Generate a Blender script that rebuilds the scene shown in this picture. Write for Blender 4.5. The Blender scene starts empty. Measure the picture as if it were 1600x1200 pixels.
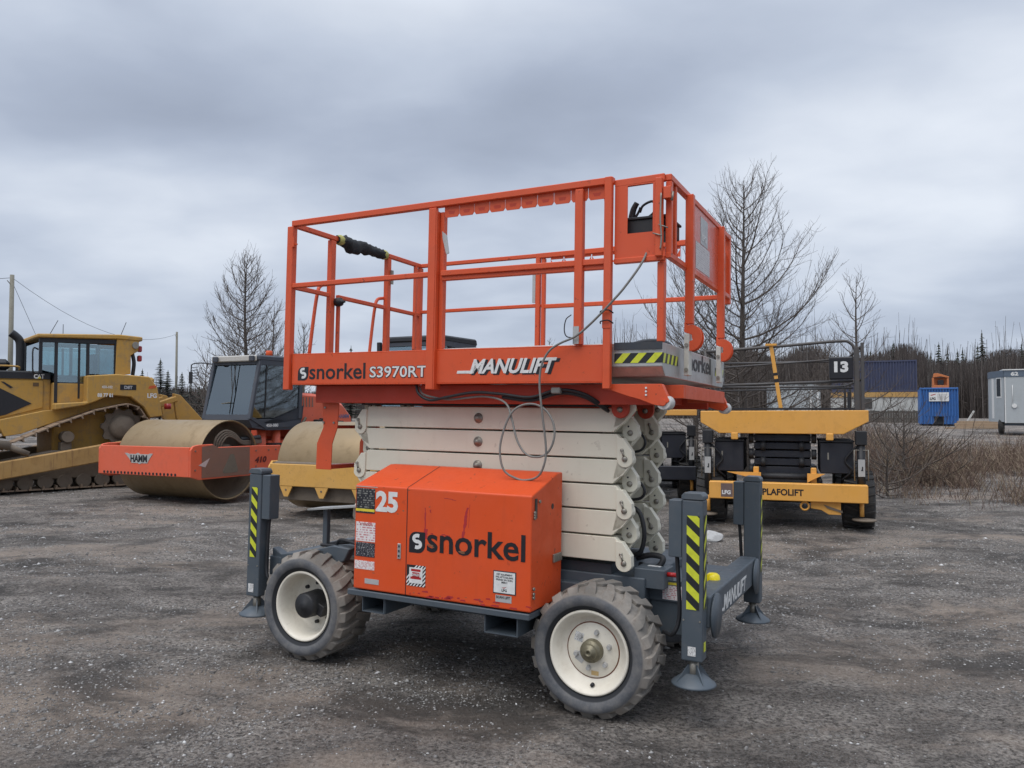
import bpy, bmesh, math, random
import numpy as np
from mathutils import Vector, Matrix
random.seed(7)
PI = math.pi
sc = bpy.context.scene
COL = sc.collection

# ---------------------------------------------------------------- camera, sky, sun, exposure
F_PX = 1213.9
cam_d = bpy.data.cameras.new('camera')
cam_d.sensor_width = 36.0
cam_d.lens = 36.0 * F_PX / 1600.0
cam_d.clip_start = 0.1
cam_d.clip_end = 3000
cam = bpy.data.objects.new('camera', cam_d)
COL.objects.link(cam)
cam.location = (0, 0, 1.68)
cam.rotation_euler = (PI / 2 + math.atan(40 / F_PX), 0, 0)
sc.camera = cam

SUN_EL, SUN_AZ = math.radians(62), math.radians(212)     # azimuth clockwise from +Y
world = bpy.data.worlds.new('World')
sc.world = world
world.use_nodes = True


def build_world():
    nt = world.node_tree
    N = nt.nodes
    L = nt.links
    N.clear()
    out = N.new('ShaderNodeOutputWorld')
    bg = N.new('ShaderNodeBackground')
    bg.inputs['Strength'].default_value = 0.1
    L.new(bg.outputs[0], out.inputs[0])
    sky = N.new('ShaderNodeTexSky')
    sky.sky_type = 'NISHITA'
    sky.sun_disc = False
    sky.sun_elevation = SUN_EL
    sky.sun_rotation = SUN_AZ
    tc = N.new('ShaderNodeTexCoord')
    sep = N.new('ShaderNodeSeparateXYZ')
    L.new(tc.outputs['Generated'], sep.inputs[0])

    def math_n(op, a, b=None, clamp=False):
        n = N.new('ShaderNodeMath')
        n.operation = op
        n.use_clamp = clamp
        for i, v in enumerate((a, b)):
            if v is None:
                continue
            if isinstance(v, (int, float)):
                n.inputs[i].default_value = v
            else:
                L.new(v, n.inputs[i])
        return n.outputs[0]
    zz = math_n('MAXIMUM', sep.outputs['Z'], 0.0)
    den = math_n('ADD', zz, 0.22)
    cx = math_n('DIVIDE', sep.outputs['X'], den)
    cy = math_n('DIVIDE', sep.outputs['Y'], den)
    comb = N.new('ShaderNodeCombineXYZ')
    L.new(cx, comb.inputs[0])
    L.new(cy, comb.inputs[1])

    def noise(scale, detail, rough, off, dist=0.0, stretch=(1, 1, 1)):
        mp = N.new('ShaderNodeMapping')
        mp.inputs['Location'].default_value = off
        mp.inputs['Scale'].default_value = stretch
        L.new(comb.outputs[0], mp.inputs[0])
        n = N.new('ShaderNodeTexNoise')
        n.inputs['Scale'].default_value = scale
        n.inputs['Detail'].default_value = detail
        n.inputs['Roughness'].default_value = rough
        n.inputs['Distortion'].default_value = dist
        L.new(mp.outputs[0], n.inputs['Vector'])
        return n.outputs['Fac']
    big = noise(0.75, 3, 0.45, (3.1, 1.7, 0), 0.1, (1, 1.1, 1))
    mid = noise(1.9, 5, 0.42, (7.3, 4.2, 0), 0.15, (0.9, 1.15, 1))
    fine = noise(6.0, 6, 0.5, (1.3, 9.2, 0), 0.3, (0.9, 1.1, 1))

    def lump(u, v, r, amp, k=1.0):
        # a brighter or darker bank of cloud in the direction of u (azimuth, degrees) and v (elevation, degrees)
        az, el = math.radians(u), math.radians(v)
        d = Vector((math.sin(az) * math.cos(el), math.cos(az) * math.cos(el), math.sin(el)))
        vm = N.new('ShaderNodeVectorMath')
        vm.operation = 'SUBTRACT'
        L.new(tc.outputs['Generated'], vm.inputs[0])
        vm.inputs[1].default_value = d
        vs = N.new('ShaderNodeVectorMath')
        vs.operation = 'MULTIPLY'
        L.new(vm.outputs[0], vs.inputs[0])
        vs.inputs[1].default_value = (1, 1, k)
        ln = N.new('ShaderNodeVectorMath')
        ln.operation = 'LENGTH'
        L.new(vs.outputs[0], ln.inputs[0])
        mr = N.new('ShaderNodeMapRange')
        mr.interpolation_type = 'SMOOTHERSTEP'
        mr.inputs['From Min'].default_value = 0.0
        mr.inputs['From Max'].default_value = r
        mr.inputs['To Min'].default_value = amp
        mr.inputs['To Max'].default_value = 0.0
        L.new(ln.outputs['Value'], mr.inputs['Value'])
        return mr.outputs[0]
    s = math_n('MULTIPLY', big, 0.42)
    s = math_n('ADD', s, math_n('MULTIPLY', mid, 0.95))
    s = math_n('ADD', s, math_n('MULTIPLY', fine, 0.24))
    s = math_n('ADD', s, 0.12)
    for a in ((-22, 13.5, 0.30, 0.36, 2.6), (-33, 12, 0.25, 0.14, 2.2), (-5, 10, 0.28, 0.24, 2.4), (26, 14, 0.38, 0.42, 1.8), (18, 19, 0.22, 0.16, 2.0), (35, 20, 0.24, 0.14, 1.6), (-10, 19.5, 0.60, -0.22, 3.2), (-30, 18, 0.32, -0.12, 2.6), (14, 22, 0.40, -0.10, 2.8), (-8, 28, 0.40, 0.24, 2.0), (32, 6.5, 0.26, -0.18, 2.6), (-34, 7, 0.26, -0.15, 2.6), (24, 28, 0.34, 0.14, 2.0)):
        s = math_n('ADD', s, lump(*a))
    ramp = N.new('ShaderNodeValToRGB')
    e = ramp.color_ramp.elements
    e[0].position = 0.36 / 1.5
    e[0].color = (0.31, 0.355, 0.45, 1)
    e[1].position = 1.42 / 1.5
    e[1].color = (0.76, 0.81, 0.89, 1)
    m1 = e.new(0.72 / 1.5)
    m1.color = (0.405, 0.46, 0.57, 1)
    m2 = e.new(0.98 / 1.5)
    m2.color = (0.52, 0.58, 0.69, 1)
    sc_ = math_n('MULTIPLY', s, 1 / 1.5)
    for el in ramp.color_ramp.elements:
        pass
    L.new(sc_, ramp.inputs[0])
    # clouds are brighter towards the zenith, as an even overcast is
    zen = N.new('ShaderNodeMapRange')
    zen.inputs['From Min'].default_value = 0.46
    zen.inputs['From Max'].default_value = 1.0
    zen.inputs['To Min'].default_value = 8.9
    zen.inputs['To Max'].default_value = 22.0
    L.new(sep.outputs['Z'], zen.inputs['Value'])
    vm = N.new('ShaderNodeVectorMath')
    vm.operation = 'SCALE'
    L.new(ramp.outputs[0], vm.inputs[0])
    L.new(zen.outputs[0], vm.inputs['Scale'])
    mix = N.new('ShaderNodeMix')
    mix.data_type = 'RGBA'
    mix.inputs[0].default_value = 0.94
    L.new(sky.outputs[0], mix.inputs[6])
    L.new(vm.outputs[0], mix.inputs[7])
    L.new(mix.outputs[2], bg.inputs['Color'])


build_world()
sun_d = bpy.data.lights.new('sun', 'SUN')
sun_d.energy = 1.5
sun_d.angle = math.radians(50)
sun_d.color = (1.0, 0.945, 0.87)
sun = bpy.data.objects.new('sun', sun_d)
COL.objects.link(sun)
sd = Vector((math.sin(SUN_AZ) * math.cos(SUN_EL), math.cos(SUN_AZ) * math.cos(SUN_EL), math.sin(SUN_EL)))
sun.rotation_euler = sd.to_track_quat('Z', 'Y').to_euler()
sc.view_settings.view_transform = 'Standard'
sc.view_settings.look = 'None'
sc.view_settings.gamma = 1
sc.view_settings.exposure = 0.27

# ---------------------------------------------------------------- materials
MATS = {}


def nd(nt, typ, **kw):
    n = nt.nodes.new(typ)
    for k, v in kw.items():
        if k in n.inputs:
            n.inputs[k].default_value = v
        else:
            setattr(n, k, v)
    return n


def new_mat(name):
    m = bpy.data.materials.new(name)
    m.use_nodes = True
    nt = m.node_tree
    b = nt.nodes['Principled BSDF']
    return m, nt, b


def c4(c):
    return (c[0], c[1], c[2], 1)


def mixc(nt, fac, a, b):
    n = nt.nodes.new('ShaderNodeMix')
    n.data_type = 'RGBA'
    for sock, v in ((n.inputs[0], fac), (n.inputs[6], a), (n.inputs[7], b)):
        if isinstance(v, (int, float)):
            sock.default_value = v
        elif isinstance(v, tuple):
            sock.default_value = c4(v)
        else:
            nt.links.new(v, sock)
    return n.outputs[2]


def ramp_f(nt, src, lo, hi, a=0.0, b=1.0):
    n = nt.nodes.new('ShaderNodeMapRange')
    n.inputs['From Min'].default_value = lo
    n.inputs['From Max'].default_value = hi
    n.inputs['To Min'].default_value = a
    n.inputs['To Max'].default_value = b
    nt.links.new(src, n.inputs['Value'])
    return n.outputs[0]


def noise_f(nt, vec, scale, detail=4, rough=0.6, dist=0.0):
    n = nd(nt, 'ShaderNodeTexNoise', Scale=scale, Detail=detail, Roughness=rough, Distortion=dist)
    nt.links.new(vec, n.inputs['Vector'])
    return n.outputs['Fac']


def mapping(nt, vec, scale=(1, 1, 1), loc=(0, 0, 0)):
    n = nd(nt, 'ShaderNodeMapping')
    n.inputs['Scale'].default_value = scale
    n.inputs['Location'].default_value = loc
    nt.links.new(vec, n.inputs[0])
    return n.outputs[0]


def paint(name, col, rough=0.45, metal=0.0, fade=0.25, dirt=0.3, dirtcol=(0.16, 0.13, 0.10), scale=2.0, bump=0.15, chips=0.0, chipcol=(0.12, 0.06, 0.035), streak=0.0, spec=0.5):
    """painted or bare metal: faded patches, dirt patches and streaks, chips, fine relief"""
    if name in MATS:
        return MATS[name]
    m, nt, b = new_mat(name)
    L = nt.links
    tc = nd(nt, 'ShaderNodeTexCoord')
    V = tc.outputs['Object']
    f1 = noise_f(nt, V, scale, 5, 0.6)
    lum = sum(col) / 3
    faded = tuple(min(1, c * 0.8 + lum * 0.28) for c in col)
    c = mixc(nt, ramp_f(nt, f1, 0.35, 0.7, 0, fade), tuple(col), faded)
    d1 = noise_f(nt, V, scale * 3.1, 8, 0.7, 0.3)
    c = mixc(nt, ramp_f(nt, d1, 0.50, 0.78, 0, dirt), c, dirtcol)
    if streak > 0:
        st = noise_f(nt, mapping(nt, V, (9, 9, 0.7)), 2.2, 4, 0.6)
        c = mixc(nt, ramp_f(nt, st, 0.55, 0.75, 0, streak), c, dirtcol)
    if chips > 0:
        ch = noise_f(nt, V, scale * 14, 3, 0.6, 0.2)
        big = noise_f(nt, V, scale * 1.7, 2, 0.5)
        mm = nd(nt, 'ShaderNodeMath', operation='MULTIPLY')
        L.new(ramp_f(nt, ch, 0.66, 0.69, 0, 1), mm.inputs[0])
        L.new(ramp_f(nt, big, 0.45, 0.6, 0, chips), mm.inputs[1])
        c = mixc(nt, mm.outputs[0], c, chipcol)
    L.new(c, b.inputs['Base Color'])
    L.new(ramp_f(nt, d1, 0.3, 0.8, max(0.05, rough - 0.1), min(1, rough + 0.3)), b.inputs['Roughness'])
    b.inputs['Metallic'].default_value = metal
    b.inputs['Specular IOR Level'].default_value = spec
    if bump > 0:
        bp = nd(nt, 'ShaderNodeBump', Strength=bump, Distance=0.004)
        L.new(noise_f(nt, V, scale * 12, 6, 0.65), bp.inputs['Height'])
        bq = nd(nt, 'ShaderNodeBump', Strength=0.35, Distance=0.02)
        L.new(noise_f(nt, V, 2.6, 2, 0.5), bq.inputs['Height'])
        L.new(bp.outputs[0], bq.inputs['Normal'])
        L.new(bq.outputs[0], b.inputs['Normal'])
    MATS[name] = m
    return m


def flat(name, col, rough=0.5, metal=0.0):
    if name in MATS:
        return MATS[name]
    m, nt, b = new_mat(name)
    V = nd(nt, 'ShaderNodeTexCoord').outputs['Object']
    f1 = noise_f(nt, V, 30, 3, 0.6)
    nt.links.new(mixc(nt, ramp_f(nt, f1, 0.3, 0.8), tuple(x * 0.85 for x in col), tuple(min(1, x * 1.1) for x in col)), b.inputs['Base Color'])
    b.inputs['Roughness'].default_value = rough
    b.inputs['Metallic'].default_value = metal
    MATS[name] = m
    return m


def print_mat(name, base, ink, sx=90, sy=60, amount=0.5):
    """a printed sticker: rows of small print too fine to read"""
    if name in MATS:
        return MATS[name]
    m, nt, b = new_mat(name)
    L = nt.links
    V = nd(nt, 'ShaderNodeTexCoord').outputs['UV']
    w = noise_f(nt, mapping(nt, V, (sx, 1, 1)), 1.0, 3, 0.7)
    sep = nd(nt, 'ShaderNodeSeparateXYZ')
    L.new(V, sep.inputs[0])
    mu = nd(nt, 'ShaderNodeMath', operation='MULTIPLY')
    L.new(sep.outputs['Y'], mu.inputs[0])
    mu.inputs[1].default_value = sy
    fr = nd(nt, 'ShaderNodeMath', operation='FRACT')
    L.new(mu.outputs[0], fr.inputs[0])
    gt = nd(nt, 'ShaderNodeMath', operation='GREATER_THAN')
    L.new(fr.outputs[0], gt.inputs[0])
    gt.inputs[1].default_value = 0.45
    fl = nd(nt, 'ShaderNodeMath', operation='FLOOR')
    L.new(mu.outputs[0], fl.inputs[0])
    cmb = nd(nt, 'ShaderNodeCombineXYZ')
    mx = nd(nt, 'ShaderNodeMath', operation='MULTIPLY')
    L.new(sep.outputs['X'], mx.inputs[0])
    mx.inputs[1].default_value = sx
    L.new(mx.outputs[0], cmb.inputs[0])
    m7 = nd(nt, 'ShaderNodeMath', operation='MULTIPLY')
    L.new(fl.outputs[0], m7.inputs[0])
    m7.inputs[1].default_value = 7.31
    L.new(m7.outputs[0], cmb.inputs[1])
    w = noise_f(nt, cmb.outputs[0], 1.0, 2, 0.6)
    g2 = nd(nt, 'ShaderNodeMath', operation='GREATER_THAN')
    L.new(w, g2.inputs[0])
    g2.inputs[1].default_value = 1 - amount
    mm = nd(nt, 'ShaderNodeMath', operation='MULTIPLY')
    L.new(gt.outputs[0], mm.inputs[0])
    L.new(g2.outputs[0], mm.inputs[1])
    L.new(mixc(nt, mm.outputs[0], base, ink), b.inputs['Base Color'])
    b.inputs['Roughness'].default_value = 0.4
    MATS[name] = m
    return m


ORANGE = (0.66, 0.085, 0.020)
M_or = paint('orange_paint', ORANGE, 0.40, fade=0.2, dirt=0.22, dirtcol=(0.30, 0.07, 0.04), scale=2.2, chips=0.9, chipcol=(0.10, 0.035, 0.02))
M_orbox = paint('cover_orange_paint', (0.70, 0.078, 0.010), 0.42, fade=0.18, dirt=0.22, scale=1.3, chips=0.7, chipcol=(0.16, 0.03, 0.015), streak=0.12, dirtcol=(0.35, 0.05, 0.02))
M_ordark = paint('underframe_orange_paint', (0.50, 0.045, 0.015), 0.5, fade=0.1, dirt=0.3, chips=0.3)
M_white = paint('cream_arm_paint', (0.72, 0.685, 0.56), 0.42, fade=0.1, dirt=0.16, dirtcol=(0.42, 0.34, 0.24), scale=1.3, chips=0.25, chipcol=(0.16, 0.09, 0.05), streak=0.10)
M_grey = paint('slate_grey_paint', (0.070, 0.088, 0.105), 0.42, fade=0.2, dirt=0.35, dirtcol=(0.15, 0.14, 0.13), scale=2.4, chips=0.2, chipcol=(0.2, 0.18, 0.16))
M_dkgrey = paint('dark_chassis_paint', (0.035, 0.042, 0.052), 0.5, dirt=0.5, dirtcol=(0.09, 0.08, 0.07), scale=3)
M_black = paint('black_parts', (0.014, 0.015, 0.018), 0.5, dirt=0.35, dirtcol=(0.07, 0.065, 0.06), scale=4)
M_rubberhose = flat('cable_grey_rubber', (0.20, 0.195, 0.18), 0.6)
M_alu = paint('brushed_aluminium', (0.52, 0.52, 0.50), 0.42, metal=0.75, fade=0.1, dirt=0.4, dirtcol=(0.2, 0.18, 0.15), scale=3, bump=0.2)
M_steel = paint('dull_steel', (0.30, 0.28, 0.24), 0.4, metal=0.6, dirt=0.5, dirtcol=(0.14, 0.10, 0.06), scale=12)
M_rim = paint('cream_rim_paint', (0.76, 0.71, 0.60), 0.42, dirt=0.35, dirtcol=(0.42, 0.34, 0.24), scale=4, chips=0.3, streak=0.1)
M_ink = flat('black_vinyl', (0.014, 0.014, 0.018), 0.4)
M_wht = flat('white_vinyl', (0.74, 0.74, 0.72), 0.4)
M_yel = flat('yellow_tape', (0.62, 0.66, 0.04), 0.4)
M_blk = flat('black_tape', (0.018, 0.02, 0.022), 0.4)
M_red = flat('red_print', (0.42, 0.02, 0.02), 0.4)
M_gst = paint('worn_silver_sticker', (0.42, 0.42, 0.41), 0.35, fade=0.2, dirt=0.3, scale=8)
M_warn = print_mat('white_print', (0.72, 0.72, 0.70), (0.25, 0.23, 0.23), 9, 7)
M_warnred = print_mat('white_red_print', (0.74, 0.70, 0.68), (0.55, 0.22, 0.24), 10, 8)
M_blkprint = print_mat('black_print', (0.02, 0.02, 0.025), (0.22, 0.22, 0.20), 9, 11, 0.48)


# ---------------------------------------------------------------- mesh helpers
class MB:
    def __init__(self):
        self.v = []
        self.f = []
        self.sm = []
        self.uv = {}

    def add(self, vs, fs, smooth=False):
        o = len(self.v)
        self.v.extend([tuple(p) for p in vs])
        for f in fs:
            self.f.append(tuple(i + o for i in f))
            self.sm.append(smooth)
        return self

    def box(self, x0, x1, y0, y1, z0, z1):
        vs = [(x0, y0, z0), (x1, y0, z0), (x1, y1, z0), (x0, y1, z0), (x0, y0, z1), (x1, y0, z1), (x1, y1, z1), (x0, y1, z1)]
        return self.add(vs, [(0, 3, 2, 1), (4, 5, 6, 7), (0, 1, 5, 4), (1, 2, 6, 5), (2, 3, 7, 6), (3, 0, 4, 7)])

    def bar(self, p, q, w, h=None, up=(0, 0, 1)):
        """square bar from p to q"""
        h = h or w
        p, q = Vector(p), Vector(q)
        d = (q - p).normalized()
        up = Vector(up)
        if abs(d.dot(up)) > 0.95:
            up = Vector((0, 1, 0))
        s = d.cross(up).normalized()
        u = s.cross(d)
        vs = []
        for c in (p, q):
            for a, b in ((-1, -1), (1, -1), (1, 1), (-1, 1)):
                vs.append(c + s * (a * w / 2) + u * (b * h / 2))
        return self.add(vs, [(0, 1, 2, 3), (7, 6, 5, 4), (0, 4, 5, 1), (1, 5, 6, 2), (2, 6, 7, 3), (3, 7, 4, 0)])

    def tube(self, pts, r, n=8, cap=True, taper=None):
        P = [Vector(p) for p in pts]
        rings = []
        t0 = (P[1] - P[0]).normalized()
        ref = Vector((0, 0, 1)) if abs(t0.z) < 0.9 else Vector((1, 0, 0))
        a = t0.cross(ref).normalized()
        vs = []
        m = len(P)
        for i, p in enumerate(P):
            t = (P[min(i + 1, m - 1)] - P[max(i - 1, 0)]).normalized()
            a = (a - t * a.dot(t)).normalized()
            b = t.cross(a)
            rr = r if taper is None else r + (taper - r) * i / (m - 1)
            for k in range(n):
                an = 2 * PI * k / n
                vs.append(p + (a * math.cos(an) + b * math.sin(an)) * rr)
        fs = []
        for i in range(m - 1):
            for k in range(n):
                k2 = (k + 1) % n
                fs.append((i * n + k, i * n + k2, (i + 1) * n + k2, (i + 1) * n + k))
        self.add(vs, fs, True)
        if cap:
            o = len(self.v) - m * n
            self.f.append(tuple(o + k for k in reversed(range(n))))
            self.sm.append(False)
            self.f.append(tuple(o + (m - 1) * n + k for k in range(n)))
            self.sm.append(False)
        return self

    def cyl(self, p, q, r, n=20):
        return self.tube([p, q], r, n)

    def prism(self, poly, axis, a, b):
        """outline in the plane across axis, extruded from a to b"""
        n = len(poly)

        def P(u, w, t):
            return {'y': (u, t, w), 'x': (t, u, w), 'z': (u, w, t)}[axis]
        vs = [P(u, w, a) for u, w in poly] + [P(u, w, b) for u, w in poly]
        fs = [tuple(range(n)), tuple(reversed(range(n, 2 * n)))]
        for i in range(n):
            j = (i + 1) % n
            fs.append((i, i + n, j + n, j))
        return self.add(vs, fs)

    def lathe(self, prof, axis='y', c=(0, 0, 0), n=40, smooth=True, closed=False):
        """prof = [(radius, position along axis)]"""
        vs = []
        m = len(prof)
        for r, t in prof:
            for k in range(n):
                an = 2 * PI * k / n
                x, z = r * math.cos(an), r * math.sin(an)
                p = {'y': (x, t, z), 'x': (t, x, z), 'z': (x, z, t)}[axis]
                vs.append((p[0] + c[0], p[1] + c[1], p[2] + c[2]))
        fs = []
        for i in range(m - 1 + (1 if closed else 0)):
            for k in range(n):
                k2 = (k + 1) % n
                j = (i + 1) % m
                fs.append((i * n + k, i * n + k2, j * n + k2, j * n + k))
        return self.add(vs, fs, smooth)

    def quad(self, a, b, c, d):
        return self.add([a, b, c, d], [(0, 1, 2, 3)])

    def build(self, name, mat, parent=None, bevel=0.0, seg=1, loc=None, fix=True):
        me = bpy.data.meshes.new(name)
        me.from_pydata([tuple(p) for p in self.v], [], self.f)
        me.polygons.foreach_set('use_smooth', self.sm)
        if fix:
            bm = bmesh.new()
            bm.from_mesh(me)
            bmesh.ops.recalc_face_normals(bm, faces=bm.faces)
            bm.to_mesh(me)
            bm.free()
        me.materials.append(mat)
        me.update()
        o = bpy.data.objects.new(name, me)
        COL.objects.link(o)
        if parent:
            o.parent = parent
        if loc:
            o.location = loc
        if bevel > 0:
            md = o.modifiers.new('bevel', 'BEVEL')
            md.width = bevel
            md.segments = seg
            md.limit_method = 'ANGLE'
            md.angle_limit = math.radians(40)
            md.use_clamp_overlap = True
        return o


def smooth_pts(pts, k=8):
    """Catmull-Rom through the points"""
    P = [Vector(p) for p in pts]
    P = [P[0] * 2 - P[1]] + P + [P[-1] * 2 - P[-2]]
    out = []
    for i in range(1, len(P) - 2):
        a, b, c, d = P[i - 1:i + 3]
        for j in range(k):
            t = j / k
            out.append(0.5 * ((2 * b) + (c - a) * t + (2 * a - 5 * b + 4 * c - d) * t * t + (3 * b - a - 3 * c + d) * t ** 3))
    out.append(P[-2])
    return out


def text(body, size, pos, mat, parent, xdir=(1, 0, 0), up=(0, 0, 1), bold=0.02, shear=0.0, sx=1.0, align='LEFT', name='lettering', spacing=1.0, width=None):
    cu = bpy.data.curves.new('lettering', 'FONT')
    cu.body = body
    cu.size = size
    cu.offset = bold * size
    cu.shear = shear
    cu.extrude = 0.0006
    cu.align_x = align
    cu.space_character = spacing
    cu.resolution_u = 3
    to = bpy.data.objects.new('lettering', cu)
    me = bpy.data.meshes.new_from_object(to)
    bpy.data.objects.remove(to)
    bpy.data.curves.remove(cu)
    x = Vector(xdir).normalized()
    u = Vector(up).normalized()
    u = (u - x * u.dot(x)).normalized()
    n = x.cross(u)
    if width:
        xs = [v.co.x for v in me.vertices]
        sx = width / (max(xs) - min(xs))
        if align == 'LEFT':
            mn = min(xs)
            for v in me.vertices:
                v.co.x -= mn
    M = Matrix((x * sx, u, n)).transposed().to_4x4()
    M.translation = Vector(pos)
    me.transform(M)
    me.materials.clear()
    me.materials.append(mat)
    o = bpy.data.objects.new(name, me)
    COL.objects.link(o)
    o.parent = parent
    return o


def sheet(name, corners, mat, parent, thick=0.0015):
    """thin sticker or plate with UVs; corners: lower left, lower right, upper right, upper left"""
    a, b, c, d = [Vector(p) for p in corners]
    n = (b - a).cross(d - a).normalized() * thick
    me = bpy.data.meshes.new(name)
    vs = [a, b, c, d, a + n, b + n, c + n, d + n]
    fs = [(3, 2, 1, 0), (4, 5, 6, 7), (0, 1, 5, 4), (1, 2, 6, 5), (2, 3, 7, 6), (3, 0, 4, 7)]
    me.from_pydata([tuple(v) for v in vs], [], fs)
    uv = me.uv_layers.new(name='UVMap')
    table = [(0, 0), (1, 0), (1, 1), (0, 1)] * 2
    for lp in me.loops:
        uv.data[lp.index].uv = table[lp.vertex_index]
    me.materials.append(mat)
    o = bpy.data.objects.new(name, me)
    COL.objects.link(o)
    o.parent = parent
    return o


def thing(name, label, cat, loc=(0, 0, 0), rotz=0.0, group=None):
    o = bpy.data.objects.new(name, None)
    COL.objects.link(o)
    o.location = loc
    o.rotation_euler = (0, 0, rotz)
    o['label'] = label
    o['category'] = cat
    if group:
        o['group'] = group
    return o


def tag(o, label, cat, group=None):
    o['label'] = label
    o['category'] = cat
    if group:
        o['group'] = group
    return o


def copy_tree(o, parent=None):
    c = o.copy()
    COL.objects.link(c)
    c.parent = parent
    for ch in list(o.children):
        copy_tree(ch, c)
    return c


def hazard(parent, name, a, ux, uz, w, h, n=6, slope=0.9, thick=0.0012, flip=1, steps=None):
    """black strip with yellow diagonal bars; a = lower left corner, ux / uz unit vectors, w x h size (long axis picked)"""
    a, ux, uz = Vector(a), Vector(ux), Vector(uz)
    nrm = ux.cross(uz).normalized()
    strip = sheet(name, [a, a + ux * w, a + ux * w + uz * h, a + uz * h], M_blk, parent, thick)
    mb = MB()
    o = a + nrm * (thick + 0.0008)
    long_z = h > w
    Ln, Wd = (h, w) if long_z else (w, h)
    A, B = (uz, ux) if long_z else (ux, uz)
    pitch = Ln / n
    sk = Wd * slope * flip
    for i in range(-2, n + 3):
        s0 = i * pitch
        pl = [(s0, 0), (s0 + pitch * 0.5, 0), (s0 + pitch * 0.5 + sk, Wd), (s0 + sk, Wd)]
        # clip to 0..Ln
        def clip(poly, lim, sign):
            out = []
            for k in range(len(poly)):
                p, q = poly[k], poly[(k + 1) % len(poly)]
                ip, iq = (p[0] - lim) * sign >= 0, (q[0] - lim) * sign >= 0
                if ip:
                    out.append(p)
                if ip != iq:
                    t = (lim - p[0]) / (q[0] - p[0])
                    out.append((lim, p[1] + (q[1] - p[1]) * t))
            return out
        pl = clip(pl, 0.0, 1)
        if len(pl) > 2:
            pl = clip(pl, Ln, -1)
        if len(pl) < 3:
            continue
        vs = [o + A * s + B * t for s, t in pl]
        mb.add(vs, [tuple(range(len(vs)))])
    mb.build('yellow_stripe', M_yel, strip, fix=False)
    return strip
# ---------------------------------------------------------------- the ground
GRD = np.random.RandomState(5)
_lat = GRD.rand(256, 256)


def vnoise(x, y, s, ox=0.0):
    x = np.asarray(x) * s + 37.7 + ox
    y = np.asarray(y) * s + 91.3 + ox
    xi, yi = np.floor(x).astype(int), np.floor(y).astype(int)
    fx, fy = x - xi, y - yi
    fx, fy = fx * fx * (3 - 2 * fx), fy * fy * (3 - 2 * fy)
    g = lambda a, b: _lat[a % 256, b % 256]
    return (g(xi, yi) * (1 - fx) + g(xi + 1, yi) * fx) * (1 - fy) + (g(xi, yi + 1) * (1 - fx) + g(xi + 1, yi + 1) * fx) * fy - 0.5


def sstep(t):
    t = np.clip(t, 0, 1)
    return t * t * (3 - 2 * t)


def ground_z(x, y, fine=True):
    x, y = np.asarray(x, float), np.asarray(y, float)
    plane = -0.0725 - 0.01700 * (x + 0.064) - 0.01190 * (y - 5.71)
    d = np.hypot(x + 0.06, y - 5.7)
    w = 1 - sstep((d - 3.2) / 4.0)
    base = -0.055 + 0.80 * sstep((y - 15) / 34.0) + 0.006 * np.clip(y - 49, 0, 80)
    z = plane * w + base * (1 - w)
    z = z + 0.055 * np.exp(-((x - 3.9) ** 2 + (y - 12.0) ** 2) / 5.0)
    amp = np.clip((d - 1.0) / 3, 0.25, 1) * np.clip((y + 3) / 3, 0.3, 1)
    far = np.clip(1 - (y - 20) / 20, 0.15, 1)
    z = z + (vnoise(x, y, 0.35) * 0.10 + vnoise(x * 0.8, y * 1.3, 1.1) * 0.035) * amp * far
    if fine:
        # shallow tyre ruts and crumbly relief
        rut = vnoise(x * 0.4 + y * 0.2, y * 2.2 - x * 0.9, 1.0, 5.0)
        z = z + rut * 0.035 * amp
        z = z + vnoise(x, y, 4.0, 2.0) * 0.022 + vnoise(x, y, 10.0, 9.0) * 0.013
    return z


def gz(x, y):
    return float(ground_z(x, y, False))


def axis_vals(segs):
    out = []
    for a, b, st in segs:
        n = max(1, int(round((b - a) / st)))
        out += list(np.linspace(a, b, n, endpoint=False))
    out.append(segs[-1][1])
    return np.array(out)


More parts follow.
